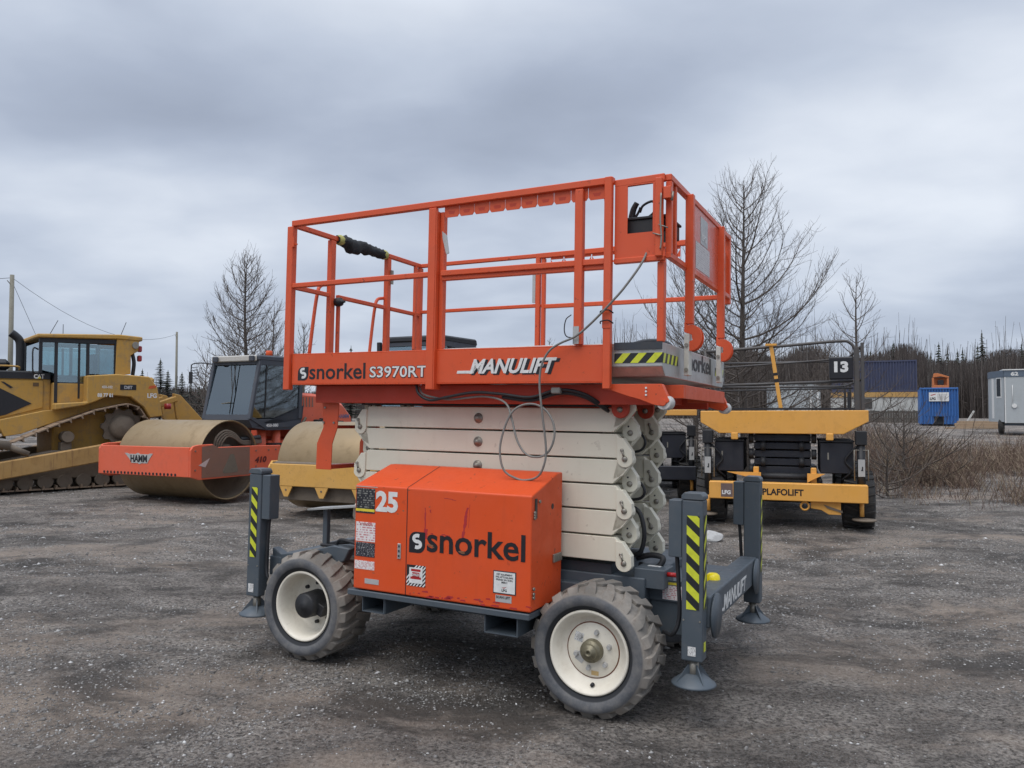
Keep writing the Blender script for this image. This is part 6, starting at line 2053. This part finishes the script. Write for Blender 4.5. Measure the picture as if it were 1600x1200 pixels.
fn = T('board_fence', 'weathered dark board fence standing in front of the white cabin', 'fence', gx0 + 0.0, gY - 0.6, 0, zg)
R = random.Random(21)
hF = (663 - 640) / F_PX * gY * 0 + (1.66 - zg)
bo = None
for k in range(38):
    o = MB().box(0, 0.155, 0, 0.025, 0, 1.0).build('board', M_skirt, fn) if bo is None else bo.copy()
    if bo is None:
        bo = o
    else:
        COL.objects.link(o)
    o.location = (k * 0.172, R.uniform(-0.01, 0.01), -0.05)
    o.scale = (1, 1, hF + R.uniform(-0.05, 0.03))
for z in (0.2, hF - 0.2):
    pb(fn, 'fence_rail', 0, 6.5, 0.04, 0.09, z, z + 0.1, M_skirt)

# blue roll-off bin with an orange machine on top
bY = 46
bw = lat(1498, bY) - lat(1437, bY)
bin_ = T('waste_bin', 'bright blue ribbed roll-off bin with white sign and an orange machine on top', 'bin', lat(1437, bY), bY, 0, gz(lat(1460, bY), bY))
M_blue = paint('bright_blue_paint', (0.035, 0.14, 0.40), 0.5, fade=0.2, dirt=0.3, dirtcol=(0.06, 0.07, 0.09), scale=1.5, streak=0.2)
bh = 1.68 + (640 - 606) / F_PX * bY - gz(lat(1460, bY), bY)
corrugated(0.06, bw - 0.06, 0.55, bh - 0.1, 0.0, 13, 0.07, M_blue, bin_)
corrugated(0.06, 0.85, 0.10, 0.55, 0.0, 4, 0.07, M_blue, bin_)
corrugated(bw - 0.85, bw - 0.06, 0.10, 0.55, 0.0, 4, 0.07, M_blue, bin_)
pb(bin_, 'frame_bar', 0, bw, -0.03, 0.08, bh - 0.1, bh, M_blue, 0.01)
pb(bin_, 'frame_bar', 0, 0.06, -0.02, 0.08, 0.05, bh - 0.101, M_blue)
pb(bin_, 'frame_bar', bw - 0.06, bw, -0.02, 0.08, 0.05, bh - 0.101, M_blue)
pb(bin_, 'hook_pocket', 0.86, bw - 0.86, 0.35, 0.42, 0.08, 0.55, M_dkgrey)
pb(bin_, 'shell', 0.02, bw - 0.02, 0.43, 5.8, 0.08, bh - 0.02, M_blue)
for x in (0.4, bw - 0.55):
    pb(bin_, 'skid', x, x + 0.15, 0.1, 5.5, 0.0, 0.079, M_black)
sg = pb(bin_, 'sign_board', 0.56, 1.76, -0.06, -0.04, bh - 0.80, bh - 0.28, M_wht)
text('LFG', 0.20, (0.62, -0.0625, bh - 0.72), M_ink, sg, bold=0.05, width=0.34)
MB().prism([(0.62, bh - 0.44), (0.95, bh - 0.36), (0.97, bh - 0.40), (0.72, bh - 0.47)], 'y', -0.0615, -0.0625).build('red_stroke', M_red, sg)
for k in range(4):
    pb(sg, 'printed_line', 1.06, 1.66 - 0.07 * (k % 2), -0.063, -0.0605, bh - 0.44 - 0.08 * k, bh - 0.41 - 0.08 * k, flat('grey_print_b', (0.42, 0.40, 0.40), 0.6))
om = T('orange_machine', 'small battered orange machine body sitting on the blue bin', 'machine', lat(1457, bY), bY + 0.6, 0, bin_.location.z + bh + 0.001)
M_om = paint('dull_orange_paint', (0.55, 0.17, 0.05), 0.6, dirt=0.5, scale=2)
pb(om, 'base_frame', 0, 0.88, 0, 0.7, 0.0, 0.16, M_om, 0.01)
pb(om, 'back_panel', 0.03, 0.85, 0.5, 0.68, 0.16, 0.62, M_om)
pb(om, 'corner_post', 0.0, 0.10, 0.0, 0.1, 0.16, 0.60, M_om)
pb(om, 'corner_post', 0.78, 0.88, 0.0, 0.1, 0.16, 0.56, M_om)
pb(om, 'engine_block', 0.30, 0.62, 0.05, 0.45, 0.161, 0.48, M_black, 0.03)
pp(om, 'canopy', [(0.06, 0.62), (0.10, 0.86), (0.30, 0.88), (0.90, 0.66), (0.88, 0.58), (0.45, 0.68)], 'y', 0.0, 0.7, M_om, 0.01)
# trailer 62
tY = 36
tl = T('site_trailer', 'pale grey site trailer numbered 62 on wheels at the right edge', 'trailer', lat(1560, tY), tY, math.radians(-27), 0)
M_tr = paint('pale_grey_cladding', (0.40, 0.43, 0.44), 0.5, dirt=0.2, scale=0.8)
M_trd = paint('slate_trim', (0.10, 0.135, 0.18), 0.5, dirt=0.2, scale=1)
px = lambda v: 1.68 + (640 - v) / F_PX * tY
zt0, zt1 = px(661), px(577)
pb(tl, 'body', 0.0, 6.0, 0.0, 2.4, zt0, zt1 - 0.35, M_tr, 0.01)
pb(tl, 'trim_band', -0.02, 6.02, -0.02, 2.42, zt1 - 0.349, zt1 - 0.05, M_trd)
pb(tl, 'roof', -0.06, 6.06, -0.06, 2.46, zt1 - 0.049, zt1, M_wht)
# the end face set back at an angle
ef = MB().prism([(-0.012, 0.0), (-0.45, 1.3), (-0.45, 2.4), (-0.012, 2.4)], 'z', zt0 + 0.05, zt1 - 0.37).build('end_wall', M_tr, tl)
MB().prism([(-0.03, 0.0), (-0.47, 1.3), (-0.47, 2.4), (-0.03, 2.4)], 'z', zt1 - 0.368, zt1 - 0.055).build('trim_band', M_trd, tl)
d_ = Vector((-0.44, 1.3, 0)).normalized()
nn = Vector((-d_.y, d_.x, 0))


def on_end(s0, s1, z0, z1, off, mat, name, parent):
    b0 = Vector((-0.012, 0, 0)) + nn * off
    p = [b0 + d_ * s1 + Vector((0, 0, z0)), b0 + d_ * s0 + Vector((0, 0, z0)), b0 + d_ * s0 + Vector((0, 0, z1)), b0 + d_ * s1 + Vector((0, 0, z1))]
    return sheet(name, p, mat, parent, 0.01)


on_end(1.0, 1.2, zt0 + 0.2, zt1 - 0.4, 0.0, M_wht, 'door_jamb', tl)
w_ = on_end(0.25, 0.75, px(622), px(588), 0.0, M_wht, 'window', tl)
on_end(0.32, 0.68, px(619), px(591), 0.012, flat('window_dark', (0.05, 0.06, 0.07), 0.2), 'pane', w_)
pb(tl, 'corner_strip', 0.01, 0.05, -0.015, -0.002, zt0, zt1 - 0.36, M_wht)
text('62', 0.22, (0.26, -0.0225, zt1 - 0.29), M_wht, tl, bold=0.05, width=0.3)
MB().tube([(0.32, -0.03, px(602)), (0.32, -0.03, px(632))], 0.015, 6).build('conduit', M_wht, tl)
MB().cyl((0.38, -0.06, px(634)), (0.38, -0.002, px(634)), 0.10, 16).build('meter', M_wht, tl)
pb(tl, 'chassis_beam', -0.1, 6.0, 0.3, 0.45, zt0 - 0.12, zt0 - 0.002, M_trd)
for x, y in ((-0.20, 0.5), (3.4, 0.1), (4.2, 0.1)):
    t = big_tyre(tl, 'tyre', x, y, zt0 - 0.18 - 0.0, 0.33, 0.2)
pb(tl, 'jack_stand', 5.4, 5.5, 0.2, 0.3, 0.5, zt0 - 0.12, M_trd)
# timber stack
R = random.Random(5)
tb = T('timber_stack', 'low stack of long brown timbers between the blue bin and the trailer', 'timber stack', lat(1492, 42), 42, 0, gz(lat(1520, 42), 42))
for k, (x, y, z, L_, w, an) in enumerate([(0, 0.0, 0, 2.2, 0.14, 0.02), (0.1, 0.2, 0, 2.1, 0.14, -0.02), (0.0, 0.1, 0.145, 2.15, 0.14, 0.01), (0.2, 0.3, 0.145, 1.95, 0.14, 0.03), (0.15, 0.15, 0.29, 1.9, 0.12, 0.0), (0.4, 0.9, 0.0, 2.0, 0.2, 0.05), (0.3, 1.4, 0.05, 1.9, 0.2, -0.1), (-0.6, -0.5, 0.0, 1.2, 0.08, 0.12), (0.5, 1.8, 0.25, 1.5, 0.1, 0.2)]):
    o = MB().box(0, L_, 0, w, 0, w).build('timber', M_wood, tb, 0.006)
    o.location = (x, y, z)
    o.rotation_euler = (0, 0, an)
o = MB().box(0, 0.7, 0, 0.1, 0, 0.08).build('timber', M_cabw, tb, 0.006)
o.location = (0.85, 1.0, 0.32)
o.rotation_euler = (0, math.radians(-60), 0.1)
# pale trailer seen through the larch
wY = 44
wt = T('site_trailer', 'long pale grey site trailer half hidden behind the big bare larch', 'trailer', lat(1205, wY), wY, 0, 0)
pw = lambda v: 1.68 + (640 - v) / F_PX * wY
pb(wt, 'body', 0, lat(1277, wY) - lat(1205, wY), 0, 3.5, gz(10, wY) + 0.35, pw(600), M_tr)
pb(wt, 'roof', -0.05, lat(1277, wY) - lat(1205, wY) + 0.05, -0.05, 3.55, pw(600) + 0.001, pw(600) + 0.05, M_wht)
for u in (1262, 1272):
    x = lat(u, wY) - lat(1205, wY)
    pb(wt, 'door_frame', x, x + 0.09, -0.03, -0.001, gz(10, wY) + 0.4, pw(604), M_wht)
pb(wt, 'skirt', 0.1, 2.4, 0.1, 3.3, gz(10, wY) - 0.1, gz(10, wY) + 0.349, M_dkgrey)

for o_, k_ in ((bin_, 0.46), (ct, 0.40), (cb0, 0.40), (fn, 0.40), (om, 0.46), (tb, 0.3), (wt, 0.25)):
    o_.rotation_euler.z = -k_
for o_, w_s in ((bin_, 0.86), (ct, 0.92), (cb0, 0.92), (fn, 0.92)):
    o_.scale.x = w_s
om.location.x += 0.15
om.location.y -= 0.3
tl.location.x += 0.28

# ---------------------------------------------------------------- trees
M_bark = paint('dark_larch_bark', (0.085, 0.070, 0.060), 0.9, dirt=0.4, dirtcol=(0.05, 0.045, 0.04), scale=5, bump=0.8)
M_twig = paint('larch_twig', (0.115, 0.093, 0.078), 0.9, dirt=0.3, dirtcol=(0.05, 0.04, 0.035), scale=5, bump=0)


class TubeBuf:
    """thin branches: straight-sided tubes gathered into arrays"""

    def __init__(self):
        self.v, self.f = [], []

    def add(self, pts, r0, r1, n=3):
        o = len(self.v)
        m = len(pts)
        for i, p in enumerate(pts):
            t = (pts[min(i + 1, m - 1)] - pts[max(i - 1, 0)])
            t.normalize()
            a = t.cross(Vector((0.13, 0.31, 0.94)))
            if a.length < 1e-3:
                a = Vector((1, 0, 0))
            a.normalize()
            b = t.cross(a)
            r = r0 + (r1 - r0) * i / (m - 1)
            for k in range(n):
                an = 2 * PI * k / n
                q = p + a * (math.cos(an) * r) + b * (math.sin(an) * r)
                self.v.append((q.x, q.y, q.z))
        for i in range(m - 1):
            for k in range(n):
                k2 = (k + 1) % n
                self.f.append((o + i * n + k, o + i * n + k2, o + (i + 1) * n + k2, o + (i + 1) * n + k))

    def build(self, name, mat, parent):
        return mesh_np_child(name, self.v, self.f, mat, parent)


def mesh_np_child(name, v, f, mat, parent):
    o = mesh_np(name, np.array(v, dtype=np.float32), np.array(f), mat, True)
    o.parent = parent
    return o


def larch(x, y, h, spread, label, seed, prim=70, base=0.10, dens=1.0, tw=1.0):
    prim = int(prim * 0.8)
    R = random.Random(seed)
    g = gz(x, y)
    root = thing('larch_tree', label, 'tree', (x, y, g))
    tk = TubeBuf()
    n = 14
    bend = [Vector((R.uniform(-1, 1), R.uniform(-1, 1), 0)) * 0.02 * h for _ in range(4)]

    def tp(t):
        p = Vector((0, 0, h * t - 0.1 * (1 - t)))
        p += bend[0] * math.sin(t * 3.1) + bend[1] * math.sin(t * 6.3) * 0.5
        return p
    r0 = h * 0.0135 + 0.02
    tk.add([tp(i / n) for i in range(n + 1)], r0, 0.006, 8)
    tk.build('trunk', M_bark, root)
    br = TubeBuf()
    az = R.uniform(0, 6)
    for k in range(prim):
        t = base + (0.97 - base) * ((k + R.random()) / prim) ** 1.1
        az += 2.4 + R.uniform(-0.4, 0.4)
        prof = math.sin(min(1, (t + 0.16) / 0.42) * PI / 2) * (1 - t) ** 0.60 * 1.2 + 0.05
        L_ = spread * prof * R.choice((0.5, 0.75, 0.95, 1.05, 1.2)) * R.uniform(0.85, 1.1)
        p0 = tp(t)
        up0 = 0.0 + 0.55 * t + R.uniform(-0.12, 0.15)
        pts = [p0]
        d = Vector((math.cos(az), math.sin(az), up0)).normalized()
        m = 6
        cur = p0.copy()
        for s in range(m):
            d = (d + Vector((R.uniform(-.1, .1), R.uniform(-.1, .1), 0.05 + 0.22 * s / m + 0.16 * t))).normalized()
            cur = cur + d * (L_ / m)
            pts.append(cur.copy())
        rb = 0.008 + L_ * 0.0085
        br.add(pts, rb, 0.004 * tw, 4)
        nt_ = max(3, int(L_ * 6.0 * dens))
        for j in range(nt_):
            u = 0.12 + 0.86 * (j + R.random()) / nt_
            f_ = u * m
            i = min(m - 1, int(f_))
            q = pts[i].lerp(pts[i + 1], f_ - i)
            dd = (pts[i + 1] - pts[i]).normalized()
            side = Vector((-dd.y, dd.x, 0)) * (1 if j % 2 else -1)
            d2 = (dd * R.uniform(0.3, 0.9) + side * R.uniform(0.5, 1.0) + Vector((0, 0, R.uniform(-0.35, 0.45)))).normalized()
            l2 = L_ * (0.55 - 0.35 * u) * R.uniform(0.4, 1.4) + 0.10
            q2 = [q.copy()]
            c2 = q.copy()
            for s in range(3):
                d2 = (d2 + Vector((R.uniform(-.2, .2), R.uniform(-.2, .2), R.uniform(-0.05, 0.28)))).normalized()
                c2 = c2 + d2 * (l2 / 3)
                q2.append(c2.copy())
            br.add(q2, 0.0065 * tw, 0.0032 * tw, 3)
            n3 = int(0.6 + l2 * 5 * dens)
            for _ in range(n3):
                w = R.uniform(0.1, 1.0) * 3
                i3 = min(2, int(w))
                a = q2[i3].lerp(q2[i3 + 1], w - i3)
                d3 = (d2 + Vector((R.uniform(-1, 1), R.uniform(-1, 1), R.uniform(-.6, .9)))).normalized()
                l3 = R.uniform(0.08, 0.36)
                br.add([a, a + d3 * l3 * 0.5, a + (d3 + Vector((0, 0, 0.25))) * l3], 0.0035 * tw, 0.0022 * tw, 3)
    br.build('branches', M_twig, root)
    return root


larch(lat(1166, 20), 20, 7.65, 2.75, 'tallest bare larch tree, standing behind the amber number 13 lift', 3, 108, 0.06, 1.2, 0.95)
larch(lat(1085, 23), 23, 5.6, 1.9, 'shorter bare larch leaning against the left of the tallest larch', 5, 56, 0.06, 1.0)
larch(lat(1122, 19.0), 19.0, 4.6, 1.4, 'thin bare larch sapling just left of the tallest larch trunk', 15, 44, 0.06, 0.8)
larch(lat(1341, 26), 26, 6.0, 1.9, 'slim bare larch standing right of the number 13 board', 7, 46, 0.15, 0.8)
larch(lat(1290, 34), 34, 4.2, 1.9, 'low bare larch behind the rails of the number 13 lift', 9, 40, 0.06, 0.8, 1.4)
larch(lat(384, 27), 27, 6.9, 1.95, 'bare larch tree rising behind the orange roller cab', 11, 110, 0.10, 1.3, 1.3)
larch(lat(428, 25), 25, 4.9, 1.1, 'smaller bare larch just right of the one behind the roller cab', 21, 46, 0.12, 1.0, 1.1)
larch(lat(474, 36), 36, 5.2, 1.3, 'small distant bare larch seen through the left end rails', 12, 44, 0.2, 0.9, 1.5)
larch(lat(322, 30), 30, 3.1, 1.0, 'low brown bare larch left of the orange roller cab', 14, 50, 0.06, 1.0, 1.5)
larch(lat(858, 34), 34, 4.3, 0.9, 'small bare larch whose tip shows above the lift deck', 16, 34, 0.2, 0.8, 1.5)

m_n = island_mat('spruce_needles', [(0.0, (0.028, 0.034, 0.027)), (0.5, (0.045, 0.053, 0.040)), (1.0, (0.075, 0.078, 0.058))], 0.9, 8)
m_dry = island_mat('bare_wood', [(0.0, (0.050, 0.040, 0.036)), (0.5, (0.085, 0.068, 0.060)), (0.85, (0.13, 0.105, 0.09)), (1.0, (0.20, 0.185, 0.17))], 0.95, 3)


def spruce_arrays(x, y, z0, h, w, R, whorls=None, blades=9, bare=0.08, jag=0.35, size=1.0):
    V_, F_ = [], []
    n = whorls or int(10 + h * 1.6)
    for k in range(n):
        t = bare + (1 - bare) * k / n
        rad = w * (1 - t) ** 0.85 * R.uniform(1 - jag, 1 + jag * 0.6) + 0.05
        z = z0 + h * t
        a0 = R.uniform(0, 6)
        for j in range(blades):
            if R.random() < 0.2:
                continue
            a = a0 + 2 * PI * j / blades + R.uniform(-.2, .2)
            rr = rad * R.uniform(0.45, 1.2)
            ca, sa = math.cos(a), math.sin(a)
            ww = 0.20 * rr + 0.05
            dz_ = h / n * R.uniform(0.3, 0.9)
            o = len(V_)
            V_ += [(x + ca * 0.03, y + sa * 0.03, z + dz_ * 0.9), (x + ca * rr * 0.55 - sa * ww, y + sa * rr * 0.55 + ca * ww, z + dz_ * 0.05), (x + ca * rr, y + sa * rr, z - dz_ * 0.35 + 0.06 * rr), (x + ca * rr * 0.55 + sa * ww, y + sa * rr * 0.55 - ca * ww, z - dz_ * 0.1)]
            F_.append((o, o + 1, o + 2, o + 3))
    # leader
    o = len(V_)
    V_ += [(x - 0.05, y, z0 + h * 0.93), (x + 0.05, y, z0 + h * 0.93), (x + 0.01, y, z0 + h * 1.03), (x - 0.01, y, z0 + h * 1.03)]
    F_.append((o, o + 1, o + 2, o + 3))
    return V_, F_


def spruce(u, Y, vtop, w, label, seed, **kw):
    R = random.Random(seed)
    x = lat(u, Y)
    g = gz(x, Y)
    h = 1.68 + (640 - vtop) / F_PX * Y - g
    root = thing('spruce_tree', label, 'tree', (x, Y, g))
    MB().tube([(0, 0, -0.2), (0, 0, h * 0.98)], 0.02 * h ** 0.9, 6, taper=0.01).build('trunk', M_bark, root)
    v, f = spruce_arrays(0, 0, 0, h, w, R, **kw)
    mesh_np_child('crown', v, f, m_n, root)
    return root


larch(lat(1412, 17.5), 17.5, 1.7, 1.5, 'low bare shrub growing among the weeds right of the amber lift', 31, 30, 0.02, 1.2, 1.0)
larch(lat(1385, 15.5), 15.5, 0.9, 0.9, 'small bare shrub beside the right tyre of the amber lift', 32, 24, 0.02, 1.2, 0.8)
spruce(250, 62, 562, 1.7, 'tallest dark spruce left of the distant utility pole', 1, whorls=34, blades=12)
spruce(262, 60, 580, 1.5, 'dark spruce directly beside the distant utility pole', 2, whorls=26, blades=12)
spruce(284, 66, 583, 1.6, 'dark spruce right of the distant utility pole', 3, whorls=26, blades=12)
spruce(298, 60, 597, 1.3, 'shorter dark spruce left of the orange roller mirror', 4, whorls=24, blades=12)
spruce(222, 64, 578, 1.3, 'dark spruce just showing behind the bulldozer tail', 6, whorls=24, blades=12)
spruce(311, 58, 603, 1.2, 'lowest dark spruce beside the orange roller cab', 8, whorls=20, blades=12)
spruce(548, 60, 543, 1.3, 'lone spruce tip peeping over the lift deck', 9, whorls=26, blades=12)
spruce(1536, 84, 519, 1.9, 'tallest dark spruce on the right skyline above the blue bin', 10, whorls=30, blades=8, jag=0.6, bare=0.3)
spruce(1598, 82, 536, 1.5, 'dark spruce on the skyline above trailer 62', 12, whorls=26, blades=8, jag=0.6, bare=0.25)
spruce(1468, 80, 537, 1.9, 'bushy dark spruce on the skyline left of the blue bin top', 13, whorls=26, blades=11)
spruce(1397, 78, 535, 1.6, 'pointed dark spruce on the skyline over the navy container', 14, whorls=26, blades=10)


def build_forest():
    R = random.Random(77)
    V_, F_ = [], []

    def put(v, f):
        o = len(V_)
        V_.extend(v)
        F_.extend(tuple(i + o for i in q) for q in f)
    # spruces of the far wood
    SV, SF = [], []
    for k in range(900):
        Y = R.uniform(84, 118)
        side = R.random()
        u = R.uniform(-700, 900) if side < 0.35 else R.uniform(900, 2300)
        x = lat(u, Y)
        top = (612 - 8 * math.sin(u * 0.02)) if u < 900 else 556 - 6 * math.sin(u * 0.013)
        h = 1.68 + (640 - top + R.triangular(-44, 16, -6)) / F_PX * Y - gz(x, Y)
        h = max(2.5, h)
        v, f = spruce_arrays(x, Y, gz(x, Y), h, R.uniform(1.1, 2.1), R, whorls=18, blades=8, bare=R.uniform(0.05, 0.3), jag=0.5)
        o = len(SV)
        SV.extend(v)
        SF.extend(tuple(i + o for i in q) for q in f)
    o = mesh_np('far_spruce_wood', np.array(SV, dtype=np.float32), np.array(SF), m_n)
    o['kind'] = 'stuff'
    o['label'] = 'dark spruces mixed through the far wood on the skyline'
    # bare stems and brush
    R2 = np.random.RandomState(8)
    n = 95000
    Y = 70 + 45 * R2.rand(n)
    u = np.where(R2.rand(n) < 0.35, R2.uniform(-800, 900, n), R2.uniform(900, 2400, n))
    x = (u - 800) / F_PX * Y
    z0 = ground_z(x, Y, False) - 0.1
    maxpx = np.where(u < 900, 36, 100) * (0.88 + 0.18 * vnoise(u, u * 0, 0.02, 3) * 2)
    top = 1.68 + maxpx / F_PX * Y
    h = np.maximum(1.0, (top - z0) * R2.rand(n) ** 0.30)
    tall = R2.rand(n) < 0.03
    h = np.where(tall, h * R2.uniform(1.15, 1.5, n), h)
    wd = np.where(tall, 0.05, 0.022 + 0.05 * R2.rand(n))
    lean = R2.randn(n, 2) * 0.07 * h[:, None]
    b0 = np.stack([x - wd, Y, z0], -1)
    b1 = np.stack([x + wd, Y + wd, z0], -1)
    t1 = np.stack([x + lean[:, 0] + wd * 0.25, Y + lean[:, 1], z0 + h], -1)
    t0 = np.stack([x + lean[:, 0] - wd * 0.25, Y + lean[:, 1], z0 + h], -1)
    co = np.stack([b0, b1, t1, t0], 1).reshape(-1, 3)
    fc = np.arange(n * 4).reshape(-1, 4)
    # twigs on the stems
    m = 130000
    i = R2.randint(0, n, m)
    t = 0.25 + 0.75 * R2.rand(m)
    p = b0[i] * (1 - t)[:, None] + t0[i] * t[:, None]
    L_ = (0.25 + 0.9 * R2.rand(m)) * (1.1 - t) * 1.2
    d = R2.randn(m, 3)
    d[:, 2] = np.abs(d[:, 2]) * 0.8 + 0.3
    d /= np.linalg.norm(d, axis=1)[:, None]
    q = p + d * L_[:, None]
    ww = 0.012 + 0.012 * R2.rand(m)
    c2 = np.stack([p - [0, 0, 1] * ww[:, None], p + [0, 0, 1] * ww[:, None], q + [0, 0, 1] * (ww * 0.3)[:, None], q - [0, 0, 1] * (ww * 0.3)[:, None]], 1).reshape(-1, 3)
    co = np.concatenate([co, c2])
    fc = np.concatenate([fc, n * 4 + np.arange(m * 4).reshape(-1, 4)])
    o = mesh_np('far_bare_wood', co, fc, m_dry)
    o['kind'] = 'stuff'
    o['label'] = 'brown leafless wood filling the far edge of the yard'
    # dry weeds at the right edge of the yard
    m_w = island_mat('dry_weeds', [(0.0, (0.085, 0.050, 0.040)), (0.50, (0.18, 0.118, 0.090)), (0.80, (0.29, 0.215, 0.145)), (1.0, (0.36, 0.30, 0.20))], 0.95, 6)
    n = 72000
    Y = 13.2 + 14 * R2.rand(n) ** 1.1
    lo = np.interp(Y, [13, 14.5, 16, 20, 28], [0.60, 0.50, 0.46, 0.42, 0.40])
    k = lo + R2.rand(n) ** 1.15 * (1.15 - lo)
    x = k * Y
    dn = vnoise(x, Y, 0.55, 6) * 1.3 + 0.6 * vnoise(x, Y, 1.9, 1)
    keep = (R2.rand(n) < np.clip(0.50 + dn * 2.2, 0.04, 1)) & (R2.rand(n) < np.clip((Y - 12.8) / 2.5, 0.1, 1))
    x, Y = x[keep], Y[keep]
    n = len(x)
    z0 = ground_z(x, Y) - 0.02
    h = (0.18 + 0.78 * R2.rand(n) ** 2.1) * np.clip(0.45 + (Y - 13.5) / 5.0, 0.3, 1.0) * (1 + vnoise(x, Y, 0.5, 3))
    segs = []
    wd = 0.0035 + 0.004 * R2.rand(n)
    ln = R2.randn(n, 2) * 0.42 * h[:, None]
    P0 = np.stack([x, Y, z0], -1)
    P1 = np.stack([x + ln[:, 0], Y + ln[:, 1], z0 + h], -1)
    segs.append((P0, P1, wd))
    for _ in range(5):
        t = 0.35 + 0.6 * R2.rand(n)
        a = P0 * (1 - t)[:, None] + P1 * t[:, None]
        dd = R2.randn(n, 3)
        dd[:, 2] = np.abs(dd[:, 2]) * 0.9 + 0.2
        dd /= np.linalg.norm(dd, axis=1)[:, None]
        segs.append((a, a + dd * (h * 0.42 * R2.rand(n))[:, None], wd * 0.7))
    co, ct_ = [], 0
    for a, b2, w in segs:
        X_ = np.stack([w, w * 0.3, w * 0], -1)
        co.append(np.stack([a - X_, a + X_, b2 + X_ * 0.5, b2 - X_ * 0.5], 1).reshape(-1, 3))
    co = np.concatenate(co)
    o = mesh_np('dry_weeds', co, np.arange(len(co)).reshape(-1, 4), m_w)
    o['kind'] = 'stuff'
    o['label'] = 'brown dry weeds and brush at the right edge of the yard'


build_forest()
rock('rock', 2.70, 10.6, 0.17, 'pale grey rock lying behind the near right outrigger of the orange lift')
